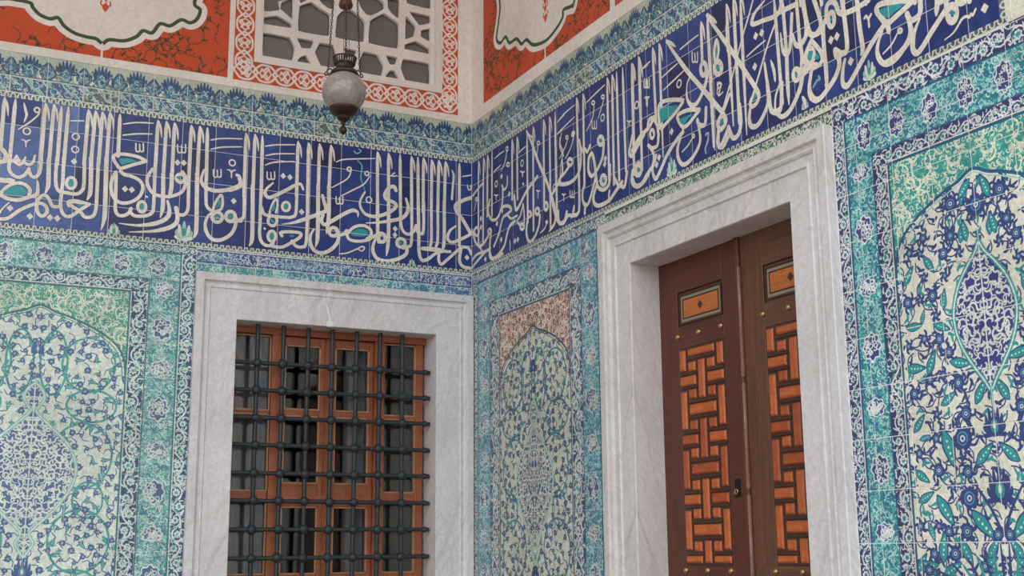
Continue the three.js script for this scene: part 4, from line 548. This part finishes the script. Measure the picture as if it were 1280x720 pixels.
// ---------------------------------------------------------------- marble surrounds
function marbleFrame(name, label, U0, U1, VT, VB, side, head, prof, depth, mats, joint) {
  const g = group(name, null, label, 'frame', structure);
  const N = [...prof.map(([o1, p]) => [o1, o1, p]), [side, head, prof[prof.length - 1][1]], [side + 0.004, head + 0.004, prof[prof.length - 1][1] - 0.006], [side + 0.004, head + 0.004, -depth]];
  const VO = VT - head - joint;                                // joint between lintel and jambs
  const build = (quads) => {
    const P = [], T = []; for (const q of quads) for (const k of [0, 1, 2, 0, 2, 3]) { P.push(...q[k]); T.push((q[k][0] + q[k][2]) / 2, (q[k][1] - q[k][2]) / 2); }
    const geo = new THREE.BufferGeometry(); geo.setAttribute('position', new THREE.Float32BufferAttribute(P, 3)); geo.setAttribute('uv', new THREE.Float32BufferAttribute(T, 2)); geo.computeVertexNormals(); return geo;
  };
  const lint = [], jl = [], jr = [];
  for (let i = 0; i + 1 < N.length; i++) {
    const [s0, h0, p0] = N[i], [s1, h1, p1] = N[i + 1];
    lint.push([[U0 + s1, VT - h1, p1], [U1 - s1, VT - h1, p1], [U1 - s0, VT - h0, p0], [U0 + s0, VT - h0, p0]]);
    const l = (y0, y1a, y1b, out) => { if (y1a <= y0 && y1b <= y0) return; out.push([[U0 + s0, y0, p0], [U0 + s1, y0, p1], [U0 + s1, Math.max(y0, y1b), p1], [U0 + s0, Math.max(y0, y1a), p0]]); };
    const rr = (y0, y1a, y1b, out) => { if (y1a <= y0 && y1b <= y0) return; out.push([[U1 - s1, y0, p1], [U1 - s0, y0, p0], [U1 - s0, Math.max(y0, y1a), p0], [U1 - s1, Math.max(y0, y1b), p1]]); };
    l(VO, VT - h0, VT - h1, lint); rr(VO, VT - h0, VT - h1, lint);
    l(VB, Math.min(VO, VT - h0), Math.min(VO, VT - h1), jl); rr(VB, Math.min(VO, VT - h0), Math.min(VO, VT - h1), jr);
  }
  mesh('lintel', build(lint), mats[0], g); mesh('jamb', build(jl), mats[1], g); mesh('jamb', build(jr), mats[2], g);
  return g;
}
const profW = [[0, -0.012], [0, 0.04], [0.004, 0.045], [0.05, 0.045], [0.054, 0.04], [0.058, 0.026], [0.072, 0.018], [0.088, 0.024], [0.096, 0.026], [0.1, 0.021], [0.103, 0.018]];
const profD = [[0, -0.012], [0, 0.045], [0.004, 0.05], [0.052, 0.05], [0.056, 0.044], [0.06, 0.032], [0.072, 0.026], [0.078, 0.036], [0.088, 0.041], [0.098, 0.034], [0.103, 0.024], [0.14, 0.022], [0.145, 0.03], [0.155, 0.03], [0.16, 0.018]];
const trimW = marbleFrame('trim_1', 'white marble moulded surround of the barred window', -2.02, -0.006, 3.442, 0.95, 0.279, 0.3, profW, 0.2, [M.marble, M.marble, M.marble], 0.015);
const trimD = onRightWall(marbleFrame('trim_2', 'white marble moulded surround of the double wooden door', 1.895, 3.932, 3.518, 0, 0.297, 0.285, profD, 0.2, [M.marbleWarm, M.marbleWarm, M.marble], 0.01));

// old mortar repairs on the two lintels
M.mortar = std({ color: '#f0eeec', roughness: 0.9 });
function patch(parent, pts, w, label) { const g = new THREE.ExtrudeGeometry(new THREE.Shape(spline([...pts, pts[0], pts[1]]).map(([x, y]) => new THREE.Vector2(x, y))), { depth: 0.0015, bevelEnabled: false }); g.translate(0, 0, w); mesh('mortar_patch', g, M.mortar, parent, label); }
patch(trimW, [[408, 381], [411, 380], [413, 392], [414, 399], [417, 405], [416, 408], [409, 408], [408, 404], [411, 398], [409, 390]].map(([x, y]) => onLeft(x, y, 0.018)), 0.0175, 'white mortar seam in the lintel');
patch(trimD, [[868, 258], [874, 254], [876, 247], [879, 254], [886, 256], [881, 260], [884, 266], [877, 263], [872, 266], [873, 261]].map(([x, y]) => onRight(x, y, 0.018)), 0.0175, 'white mortar patch on the lintel');
// ---------------------------------------------------------------- barred window
const win = group('window_1', null, 'orange-brown wooden casement window with twelve panes behind the iron grille', 'window', structure);
const WZ = -0.2, wbox = (n, u0, u1, v0, v1, w0 = -0.045, w1 = 0, mat = M.windowWood, turn = false) => mesh(n, grainBox(u0, u1, v0, v1, WZ + w0, WZ + w1, 0.005, turn, u0 * 3.1 + v0), mat, win);
const COLS = [[-1.69, -1.435, 0], [-1.335, -1.08, 1], [-0.97, -0.718, 1], [-0.608, -0.361, 0]];
wbox('stile', -1.76, -1.69, 0.98, 3.16); wbox('stile', -1.435, -1.37, 0.98, 3.16, -0.045, 0.025); wbox('stile', -1.045, -1.005, 0.98, 3.09); wbox('stile', -0.683, -0.608, 0.98, 3.16, -0.045, 0.025); wbox('stile', -0.361, -0.3, 0.98, 3.16);
wbox('rail', -1.76, -0.28, 3.09, 3.16, -0.045, 0.03, M.windowWood, true);
const edge = (u0, u1, v0, v1) => { const o1 = []; const w0 = WZ - 0.018, w1 = WZ - 0.002, k = 0.009; o1.push(box(u0, u1, v0, v0 + k, w0, w1), box(u0, u1, v1 - k, v1, w0, w1), box(u0, u0 + k, v0, v1, w0, w1), box(u1 - k, u1, v0, v1, w0, w1)); mesh('glazing_bead', mergeGeometries(o1), M.bead, win, 'pale wooden bead round a pane'); };
for (const [u0, u1, sash] of COLS) {
  const rows = sash ? [[2.58, 3.03], [2.075, 2.54], [1.47, 1.92], [1.03, 1.43]] : [[2.565, 3.085], [2.02, 2.545], [1.47, 1.965], [1.03, 1.43]];
  if (sash) { wbox('sash_stile', u0 - 0.035, u0, 1.99, 3.085); wbox('sash_stile', u1, u1 + 0.035, 1.99, 3.085); wbox('sash_stile', u0 - 0.035, u0, 0.98, 1.955); wbox('sash_stile', u1, u1 + 0.035, 0.98, 1.955); }
  let prev = sash ? 3.085 : 3.09; rows.forEach(([v0, v1], i) => {
    if (prev - v1 > 0.006) wbox('rail', u0, u1, v1, i === 2 && sash ? 1.955 : prev, -0.045, 0, M.windowWood, true);
    prev = v0; edge(u0, u1, v0, v1);
    mesh('pane', box(u0, u1, v0, v1, WZ - 0.024, WZ - 0.02), M.glass, win);
    if (i === 1) { if (sash) wbox('rail', u0, u1, 1.99, v0, -0.045, 0, M.windowWood, true); prev = sash ? 1.955 : v0; }
  });
  wbox('rail', u0, u1, 0.98, 1.03, -0.045, 0, M.windowWood, true);
}
wbox('transom', -1.37, -0.683, 1.952, 1.994, -0.045, 0.012, M.windowWood, true);
// room behind, closed, with two curtains
const room = group('wall_room', null, 'dim room seen through the window panes', 'room', structure);
mesh('room_wall', mergeGeometries([box(-5.5, 0.0, 0, 4.4, -7.6, -7.5), box(-5.6, -5.5, 0, 4.4, -7.6, -0.45), box(-0.1, 0.0, 0, 4.4, -7.6, -0.45), box(-5.6, 0.0, 4.3, 4.4, -7.6, -0.45), box(-5.6, 0.0, -0.1, 0, -7.6, -0.45)]), M.room, room);
M.curtain = new THREE.MeshPhysicalMaterial({ color: '#6f7276', roughness: 0.95, transmission: 0.3, thickness: 0, side: THREE.DoubleSide });
function curtain(u0, u1, w, label) {
  const g = new THREE.PlaneGeometry(u1 - u0, 2.6, 90, 8), p = g.attributes.position; for (let i = 0; i < p.count; i++) { const x = p.getX(i), y = p.getY(i); p.setZ(i, Math.sin(x * 62) * 0.022 + Math.sin(x * 23 + y) * 0.018); } g.computeVertexNormals();
  const m = mesh('curtain', g, M.curtain, null, label); m.userData.category = 'curtain'; m.userData.group = 'grey curtains behind the window'; m.position.set((u0 + u1) / 2, 2.1, w); return m;
}
curtain(-1.74, -1.36, -0.45 + 0.1, 'grey gathered curtain behind the side panes next to the tile panel'); curtain(-0.84, -0.62, -0.37, 'grey gathered curtain hanging behind the middle sash');
// iron grille
const grille = group('iron_grille', null, 'dark iron window grille of round bars with ball knots', 'grille'); grille.position.set(-1.03, 1.0, -0.09);
const GX = [], GY = []; for (let k = -1; k < 8; k++) GX.push(-1.56 + 0.1757 * k); for (let k = 0; k < 11; k++) GY.push(2.873 - 0.1848 * k);
const rj = rng(81), upBar = new THREE.CylinderGeometry(0.0155, 0.0155, 2.2, 12), acrossBar = new THREE.CylinderGeometry(0.0145, 0.0145, 1.46, 12), knot = new THREE.SphereGeometry(0.033, 16, 12), endKnob = new THREE.SphereGeometry(0.021, 12, 8);
acrossBar.rotateZ(Math.PI / 2);
for (const x of GX) { if (x < -1.72 || x > -0.4) continue; const b = mesh('upright_bar', upBar, M.iron, grille); b.position.set(x + 1.03, 2.06 - 1.0, 0); b.rotation.z = (rj() - 0.5) * 0.008; }
for (const y of GY) {
  if (y < 1.02) continue; const b = mesh('cross_bar', acrossBar, M.iron, grille); b.position.set(0, y - 1.0, 0.004); b.rotation.z = (rj() - 0.5) * 0.006;
  for (const x of GX) if (x > -1.72 && x < -0.4) { const k = mesh('knot', knot, M.iron, b); k.position.set(x + 1.03 + (rj() - 0.5) * 0.006, (rj() - 0.5) * 0.004, 0.002); k.scale.set(1, 0.92 + rj() * 0.15, 0.95); }
  for (const sd of [-1, 1]) mesh('end_knob', endKnob, M.iron, b).position.set(sd * 0.7, 0, 0);
}
// ---------------------------------------------------------------- stucco lattice window above
const win2 = group('window_2', null, 'white stucco lattice window with smoky panes in a red interlace border', 'window', structure);
const LW = -0.055, view = (p) => p.map(([x, y]) => onLeft(280 + x / 4, y / 4, LW + 0.03));
const HOLES = [[[208, -120], [345, -140], [345, -20], [300, 0], [275, 5], [282, 45], [205, 50]], [[292, 0], [345, -10], [342, 92], [305, 62], [284, 42]], [[205, 86], [268, 78], [335, 118], [335, 138], [205, 118]],
  [[382, 32], [440, 12], [482, 42], [528, 72], [524, 175], [376, 150]], [[378, -30], [440, -22], [425, -8], [384, 15]], [[475, -10], [548, -14], [545, 45], [520, 38], [490, 15]], [[570, 82], [600, 52], [640, 52], [690, 90], [704, 112], [696, 205], [562, 182]],
  [[735, 104], [800, 68], [832, 88], [874, 122], [868, 238], [728, 210]], [[668, -20], [770, -10], [800, 15], [800, 40], [770, 60], [735, 75], [712, 68], [690, 40]], [[820, -10], [878, -2], [874, 90], [840, 66], [822, 40]], [[915, -60], [1030, -40], [1032, 42], [918, 14]], [[930, 58], [1030, 80], [1030, 112], [978, 124]], [[912, 82], [960, 132], [950, 178], [908, 192]], [[988, 152], [1030, 142], [1030, 206], [986, 182]], [[908, 222], [960, 206], [1025, 242], [1025, 268], [908, 244]],
  [[200, 166], [330, 190], [352, 238], [338, 300], [200, 284]], [[368, 190], [448, 204], [434, 240], [390, 238]], [[386, 282], [412, 276], [436, 324], [366, 308]], [[482, 216], [548, 228], [566, 290], [548, 342], [490, 332], [458, 262]], [[600, 240], [664, 252], [652, 282], [618, 284]], [[600, 322], [640, 318], [660, 366], [584, 352]], [[700, 260], [770, 276], [798, 330], [782, 384], [690, 366], [678, 312]], [[812, 276], [868, 288], [856, 320], [830, 320]], [[832, 352], [856, 356], [876, 398], [806, 386]], [[900, 296], [1025, 320], [1025, 424], [912, 402], [888, 342]]];
const holes = HOLES.map(view);
{ // upper half, out of the picture: the same cells mirrored about the middle of the window
  const mid = 5.64; for (const h of holes.slice()) { const q = h.map(([x, y]) => [x, 2 * mid - y]); if (Math.min(...q.map((k) => k[1])) > Math.max(...holes.filter((k) => Math.abs((k[0][0] + k[2][0]) / 2 - (q[0][0] + q[2][0]) / 2) < 0.25).flat().map((k) => k[1])) + 0.02 && Math.max(...q.map((k) => k[1])) < 6.22) holes.push(q); }
}
const plate = new THREE.Shape([[-1.66, 5.0], [-0.28, 5.0], [-0.28, 6.26], [-1.66, 6.26]].map(([x, y]) => new THREE.Vector2(x, y)));
const soft = (h, k) => { const cx = h.reduce((m, q) => m + q[0], 0) / h.length, cy = h.reduce((m, q) => m + q[1], 0) / h.length; return h.map(([x, y]) => new THREE.Vector2(cx + (x - cx) * k, cy + (y - cy) * k)); };
for (const h of holes) { const inside = soft(h, 1.05).map((q) => new THREE.Vector2(Math.min(-0.30, Math.max(-1.63, q.x)), Math.max(5.035, q.y))), pts = new THREE.CatmullRomCurve3(inside.map((q) => new THREE.Vector3(q.x, q.y, 0)), true, 'catmullrom', 0.12).getPoints(inside.length * 3).map((q) => new THREE.Vector2(q.x, q.y)); plate.holes.push(new THREE.Path(pts)); h.outline = pts; }
const plateGeo = new THREE.ExtrudeGeometry(plate, { depth: 0.022, bevelEnabled: true, bevelThickness: 0.006, bevelSize: 0.0015, bevelSegments: 1, curveSegments: 4 }); plateGeo.translate(0, 0, LW);
mesh('lattice', plateGeo, M.stucco, win2, 'white stucco tracery');
M.smoky = new THREE.MeshPhysicalMaterial({ color: '#8d857c', roughness: 0.18, transmission: 0.35, thickness: 0, ior: 1.5 });
for (const h of holes) { const g = new THREE.ExtrudeGeometry(new THREE.Shape(soft(h, 1.06)), { depth: 0.004, bevelEnabled: false }); g.translate(0, 0, LW - 0.014); mesh('pane', g, M.smoky, win2); }
mesh('window_frame', mergeGeometries([box(-1.685, -1.63, 4.98, 6.26, -0.03, 0.014), box(-0.305, -0.25, 4.98, 6.26, -0.03, 0.014), box(-1.63, -0.305, 4.98, 5.035, -0.03, 0.014)]), M.stucco, win2, 'white plaster fillet round the lattice');
const attic = group('wall_attic', null, 'dim space behind the lattice window', 'room', structure);
mesh('room_wall', mergeGeometries([box(-2.6, 0.6, 4.6, 6.9, -1.6, -1.5), box(-2.7, -2.6, 4.6, 6.9, -1.6, -0.45), box(0.5, 0.6, 4.6, 6.9, -1.6, -0.45), box(-2.7, 0.6, 6.8, 6.9, -1.6, -0.45), box(-2.7, 0.6, 4.5, 4.6, -1.6, -0.45)]), M.room, attic);

// ---------------------------------------------------------------- double door
const door = onRightWall(group('door_1', null, 'dark brown double wooden door with orange strapwork inlay', 'door', structure));
const DW = -0.18;                                          // face of the leaves
const pieceCache = new Map();
function inlayPiece(parent, u0, u1, v0, v1, k) {
  if (u1 - u0 < 0.012 || v1 - v0 < 0.012) return;
  const W = u1 - u0, H = v1 - v0, key = W.toFixed(3) + 'x' + H.toFixed(3) + (k % 2); let g = pieceCache.get(key);
  if (!g) { const e1 = 0.008, q = (i, w) => [[-W / 2 + i, -H / 2 + i, w], [W / 2 - i, -H / 2 + i, w], [W / 2 - i, H / 2 - i, w], [-W / 2 + i, H / 2 - i, w]], B = q(0, 0), E = q(0, 0.004), F = q(e1, 0.012), P = [], T = [], put = (...c4) => { for (const i of [0, 1, 2, 0, 2, 3]) { P.push(...c4[i]); H > W ? T.push(c4[i][0] + (k % 2) * 0.31, c4[i][1]) : T.push(c4[i][1] + (k % 2) * 0.31, c4[i][0]); } };
    put(...F); for (let i = 0; i < 4; i++) { const j = (i + 1) % 4; put(E[i], E[j], F[j], F[i]); put(B[i], B[j], E[j], E[i]); }
    g = new THREE.BufferGeometry(); g.setAttribute('position', new THREE.Float32BufferAttribute(P, 3)); g.setAttribute('uv', new THREE.Float32BufferAttribute(T, 2)); g.computeVertexNormals(); pieceCache.set(key, g); }
  const m = mesh('inlay_piece', g, k % 3 === 1 ? M.inlay2 : M.inlay, parent); m.position.set((u0 + u1) / 2, (v0 + v1) / 2, DW - 0.002);
}
const studGeo = new THREE.SphereGeometry(0.017, 16, 8, 0, 6.2832, 0, Math.PI / 2).rotateX(Math.PI / 2); studGeo.scale(1, 1, 0.9);
function strapwork(parent, u0, u1, vT, vB) {               // woven pattern of bars around raised blocks
  const W = u1 - u0, c = (u0 + u1) / 2, P = 0.325, y0 = 2.525, clipped = (a1, b1, lo, hi, k) => inlayPiece(parent, a1, b1, Math.max(lo, vB), Math.min(hi, vT), k);
  mesh('strapwork_ground', grainBox(u0 - 0.012, u1 + 0.012, vB - 0.012, vT + 0.012, DW - 0.01, DW - 0.001, 0.002, false, u0), M.strip, parent);
  for (let k = -1; k < 5; k++) {
    const y = y0 - k * P, z = y + P / 2;
    clipped(c - W * 0.07, c + W * 0.07, y - 0.106, y + 0.106, k);
    for (const sd of [-1, 1]) {
      const a1 = sd < 0 ? u0 : c + W * 0.14, b1 = sd < 0 ? c - W * 0.14 : u1; clipped(a1, b1, y - 0.026, y + 0.026, k + 1 + sd);
      const lo = sd < 0 ? u0 : u1 - W * 0.13, hi = sd < 0 ? u0 + W * 0.13 : u1; clipped(lo, hi, z - 0.104, z + 0.104, k + 2);
      const sl = sd < 0 ? u0 + W * 0.2 : c + W * 0.14, sh = sd < 0 ? c - W * 0.14 : u1 - W * 0.2; clipped(sl, sh, y + 0.05, y + 0.102, k); clipped(sl, sh, y - 0.102, y - 0.05, k + 1);
    }
    clipped(u0 + W * 0.2, u1 - W * 0.2, z - 0.028, z + 0.028, k + 2);
    // dark straps, slightly raised
    for (const [a1, b1, yy] of [[u0, c - W * 0.1, y - 0.038], [u0, c - W * 0.1, y + 0.038], [c + W * 0.1, u1, y - 0.038], [c + W * 0.1, u1, y + 0.038], [u0 + W * 0.16, u1 - W * 0.16, z - 0.042], [u0 + W * 0.16, u1 - W * 0.16, z + 0.042]]) if (yy > vB + 0.01 && yy < vT - 0.01) mesh('strap', grainBox(a1, b1, yy - 0.0065, yy + 0.0065, DW - 0.004, DW + 0.006, 0.003, true, k), M.strip, parent);
  }
}
function leaf2(label, u0, u1, pu0, pu1, ground, studs) {
  const g = group('door_leaf', door, label);
  const fr = (n, a1, b1, c1, d1, turn) => mesh(n, grainBox(a1, b1, c1, d1, DW - 0.055, DW, 0.004, turn, a1 * 2.3 + c1), ground, g);
  fr('stile', u0, pu0 - 0.012, 0.02, 3.26); fr('stile', pu1 + 0.012, u1, 0.02, 3.26); fr('rail', pu0 - 0.012, pu1 + 0.012, 3.035, 3.26, true); fr('rail', pu0 - 0.012, pu1 + 0.012, 2.712, 2.84, true); fr('rail', pu0 - 0.012, pu1 + 0.012, 1.24, 1.528, true); fr('rail', pu0 - 0.012, pu1 + 0.012, 0.02, 0.25, true);
  mesh('lower_panel', grainBox(pu0 - 0.014, pu1 + 0.014, 0.25, 1.24, DW - 0.05, DW - 0.014, 0.003, false, 0.4), ground, g);
  // small framed panel
  mesh('small_panel', grainBox(pu0 - 0.012, pu1 + 0.012, 2.84, 3.035, DW - 0.05, DW - 0.012, 0.003, true, 0.2), ground, g);
  const ringGeo = (m0, m1, w) => mergeGeometries([box(pu0 + m0, pu1 - m0, 2.85 + m0, 2.85 + m1, DW - 0.013, w), box(pu0 + m0, pu1 - m0, 3.022 - m1, 3.022 - m0, DW - 0.013, w), box(pu0 + m0, pu0 + m1, 2.85 + m1, 3.022 - m1, DW - 0.013, w), box(pu1 - m1, pu1 - m0, 2.85 + m1, 3.022 - m1, DW - 0.013, w)]);
  mesh('panel_moulding', ringGeo(0, 0.01, DW - 0.003), M.strip, g); mesh('inlay_band', ringGeo(0.012, 0.028, DW - 0.007), M.paleStrip, g, 'pale grey inlaid band'); mesh('panel_moulding', ringGeo(0.03, 0.035, DW - 0.005), M.strip, g);
  mesh('panel_field', grainBox(pu0 + 0.035, pu1 - 0.035, 2.885, 2.987, DW - 0.02, DW - 0.006, 0.003, true, 0.7), M.panelWood, g, 'orange wood field');
  const dia = new THREE.CylinderGeometry(0.023, 0.023, 0.004, 4).rotateX(Math.PI / 2); dia.translate((pu0 + pu1) / 2, 2.936, DW - 0.005); mesh('lozenge', dia, M.strip, g);
  strapwork(g, pu0, pu1, 2.7, 1.54);
  for (const y of [2.783, 1.5]) for (const x of studs) mesh('stud', studGeo, M.brass, g).position.set(x, y, DW);
  return g;
}
const leafA = leaf2('narrower-looking leaf with the lock plate', 2.17, 2.935, 2.387, 2.787, M.doorWood, [2.372, 2.574, 2.778]), leafB = leaf2('leaf hinged beside the flowered panel', 2.965, 3.69, 3.163, 3.563, M.doorWood2, [3.14, 3.344, 3.55]);
mesh('meeting_strip', grainBox(2.928, 2.972, 0.02, 3.25, DW - 0.04, DW + 0.018, 0.012, false, 0.9), M.doorWood, leafA); 
M.worn = std({ map: wood('#8a6a5c', '#6a463a', '#b5a196', 29).map, roughness: 0.6 });
{ const r = rng(83); for (let y = 0.3, k = 0; y < 3.0; k++) { const h = 0.25 + r() * 0.5; mesh('worn_edge', grainBox(2.9585, 2.9745, y, Math.min(3.1, y + h), DW + 0.001, DW + 0.0195, 0.006, false, k), M.worn, leafA, 'worn pale edge of the meeting strip'); y += h + 0.03; } }
mesh('lock_plate', grainBox(2.843, 2.886, 1.87, 1.965, DW - 0.002, DW + 0.006, 0.003), M.black, leafA, 'black iron lock plate'); const pullGeo = new THREE.TorusGeometry(0.012, 0.0045, 8, 16); pullGeo.translate(2.865, 1.9, DW + 0.012); mesh('ring_pull', pullGeo, M.brass, leafA);
mesh('stop_board', grainBox(2.14, 3.72, 0, 3.3, DW - 0.11, DW - 0.06, 0.003), M.strip, door);

// ---------------------------------------------------------------- hanging lantern
const LD = 6.5, lampAt = eye.clone().add(ray(430, 115.5).multiplyScalar(LD)), PX = LD / FOCAL;
const lantern = group('hanging_lantern', null, 'globe lantern of frosted glass with dark bronze fittings on chains', 'lantern'); lantern.position.copy(lampAt);
M.bronze = std({ color: '#4d4138', roughness: 0.45, metalness: 0.6 }); M.bronzeWarm = std({ color: '#3f2d20', roughness: 0.45, metalness: 0.6 });
M.frost = new THREE.MeshPhysicalMaterial({ map: print(0, 1, 0, 0.5, 512, (c) => { rect(c, '#a89e99', 0, 0, 1, 0.5); const r = rng(85); for (let k = 0; k < 90; k++) { c.globalAlpha = 0.08; stroke(c, [[r(), r() * 0.5], [r(), r() * 0.5], [r(), r() * 0.5]], 0.006 + r() * 0.02, r() < 0.5 ? '#d8d2cc' : '#8f8378'); } for (let k = 0; k < 120; k++) { c.globalAlpha = 0.1; disc(c, '#7f6a50', r(), r() * r() * 0.16, 0.01 + r() * 0.02); } c.globalAlpha = 1; }).map, roughness: 0.14, transmission: 0.3, thickness: 0, side: THREE.DoubleSide });
const R = 27.3 * PX, lathe = (pts, n = 40) => new THREE.LatheGeometry(pts.map(([x, y]) => new THREE.Vector2(x * PX, y * PX)), n);
mesh('globe', lathe(Array.from({ length: 29 }, (_, i) => { const g = -0.95 + 1.9 * i / 28, q = g * Math.PI / 2 * 0.97; return [27.3 * Math.cos(q), 27 * Math.sin(q)]; }), 48), M.frost, lantern, 'frosted glass globe with faint swirls');
mesh('collar', lathe([[0, 23], [16, 23], [17.5, 25], [16, 28], [11.5, 30], [10, 32], [10, 36], [12.5, 37.5], [12, 39], [0, 39]]), M.bronze, lantern);
{ const g = []; for (let k = 0; k < 26; k++) { const b = new THREE.CylinderGeometry(0.9 * PX, 1.1 * PX, 9.5 * PX, 6), q = k / 26 * 6.2832; b.rotateZ(-0.22); b.translate(13.4 * PX, 41 * PX, 0); b.rotateY(q); g.push(b); } const t1 = new THREE.TorusGeometry(14.6 * PX, 0.9 * PX, 6, 32); t1.rotateX(Math.PI / 2); t1.translate(0, 45.4 * PX, 0); g.push(t1.toNonIndexed ? t1 : t1); mesh('crown', mergeGeometries(g), M.bronzeWarm, lantern, 'pierced bronze crown'); }
mesh('bottom_cap', lathe([[17.5, -20.5], [18.6, -21.5], [18, -23.5], [16.5, -26], [13.5, -29.5], [9, -31.5], [8, -32.5], [8.4, -34], [6.5, -36.5], [3.5, -38.5], [2, -41], [1.8, -45], [0, -45]]), M.bronzeWarm, lantern);
mesh('finial', lathe([[0, -44], [2, -44.5], [4, -46.5], [5, -49.5], [4.2, -52.5], [2, -54.5], [0, -55.5]], 20), M.bronzeWarm, lantern);
for (let k = 0; k < 3; k++) { // scrolled arms and the chains they hang from
  const q = k * 2.094 + 0.25, arm = mesh('arm', mergeGeometries([new THREE.TorusGeometry(3.4 * PX, 0.9 * PX, 6, 16).translate(21 * PX, 31 * PX, 0), new THREE.TorusGeometry(2.2 * PX, 0.8 * PX, 6, 14).translate(25.5 * PX, 28.5 * PX, 0), new THREE.CylinderGeometry(1 * PX, 1 * PX, 8 * PX, 6).rotateZ(1.2).translate(17.5 * PX, 28.5 * PX, 0)]), M.bronze, lantern); arm.rotation.y = q;
  const from = new THREE.Vector3(Math.cos(q) * 23 * PX, 33 * PX, -Math.sin(q) * 23 * PX), to1 = new THREE.Vector3(Math.cos(q) * 9 * PX, 280 * PX, -Math.sin(q) * 9 * PX), links = [], n = 62, L = from.distanceTo(to1), dir = to1.clone().sub(from).normalize(), quat = new THREE.Quaternion().setFromUnitVectors(new THREE.Vector3(0, 1, 0), dir);
  for (let i = 0; i < n; i++) { const g = new THREE.TorusGeometry(1.15 * PX, 0.48 * PX, 5, 10); g.scale(1, 1.9, 1); if (i % 2) g.rotateY(Math.PI / 2); g.applyQuaternion(quat); const p = from.clone().addScaledVector(dir, (i + 0.5) / n * L); g.translate(p.x, p.y, p.z); links.push(g); }
  mesh('chain', mergeGeometries(links), M.bronze, lantern);
}
for (const x of [-1.7, 5.5]) mesh('wire', new THREE.CylinderGeometry(0.3 * PX, 0.3 * PX, 235 * PX, 6).translate(x * PX, 155 * PX, 0), M.bronze, lantern);
mesh('smoke_bell', lathe([[2, 128], [6, 126], [8, 122], [9, 117], [8, 114], [4, 112], [0, 112]], 24), std({ color: '#5a342c', roughness: 0.5, metalness: 0.3 }), lantern, 'reddish cap between the chains');
{ const g = lathe([[0, 0], [9, 0], [10, 4], [4, 10], [2, 16], [0, 16]], 20); g.translate(0, 275 * PX, 0); mesh('ceiling_rose', g, M.bronze, lantern); const rod = new THREE.CylinderGeometry(1.2 * PX, 1.2 * PX, 8.0 - lampAt.y - 290 * PX, 8); rod.translate(0, (8.0 - lampAt.y + 290 * PX) / 2, 0); mesh('rod', rod, M.bronze, lantern); }

// ---------------------------------------------------------------- porch ceiling and floor, courtyard beyond
const ceiling = mesh('ceiling', metreBox(-22, 0.5, 8.0, 8.3, -0.45, 5.8), M.white, null, 'plain plaster ceiling of the porch'); ceiling.userData.kind = 'structure'; ceiling.userData.category = 'ceiling';
const floor = mesh('floor', metreBox(-22, 0.5, -0.2, 0, -0.45, 7.5), M.stone, null, 'grey stone floor of the porch'); floor.userData.kind = 'structure'; floor.userData.category = 'floor';
const yard = mesh('ground', metreBox(-40, 40, -0.3, -0.15, -20, 60), M.stone, null, 'grey stone paving of the courtyard'); yard.userData.kind = 'structure'; yard.userData.category = 'ground';
M.bark = std({ color: '#4a4038', roughness: 0.9 });
function bareTree(x, z, h, seed, label) {
  const r = rng(seed), g = []; const grow = (p, dir, L, rad, depth) => { const e1 = p.clone().addScaledVector(dir, L), m = new THREE.CylinderGeometry(rad * 0.7, rad, L, 6); m.applyQuaternion(new THREE.Quaternion().setFromUnitVectors(new THREE.Vector3(0, 1, 0), dir)); m.translate((p.x + e1.x) / 2, (p.y + e1.y) / 2, (p.z + e1.z) / 2); g.push(m); if (!depth) return; for (let k = 0; k < 3; k++) { const n = dir.clone().add(new THREE.Vector3(r() - 0.5, (r() - 0.3) * 0.6, r() - 0.5).multiplyScalar(1.3)).normalize(); grow(e1, n, L * (0.66 + r() * 0.2), rad * 0.62, depth - 1); } };
  grow(new THREE.Vector3(0, 0, 0), new THREE.Vector3(0, 1, 0), h * 0.28, 0.22, 6); const t1 = mesh('bare_tree', mergeGeometries(g), M.bark, null, label); t1.position.set(x, -0.15, z); t1.userData.category = 'tree'; t1.userData.group = 'leafless trees across the courtyard';
}
bareTree(1.5, 19, 10, 91, 'smaller leafless courtyard tree standing nearer the porch'); bareTree(13, 24, 11, 92, 'taller leafless courtyard tree standing farther from the porch');

renderer.render(scene, camera);
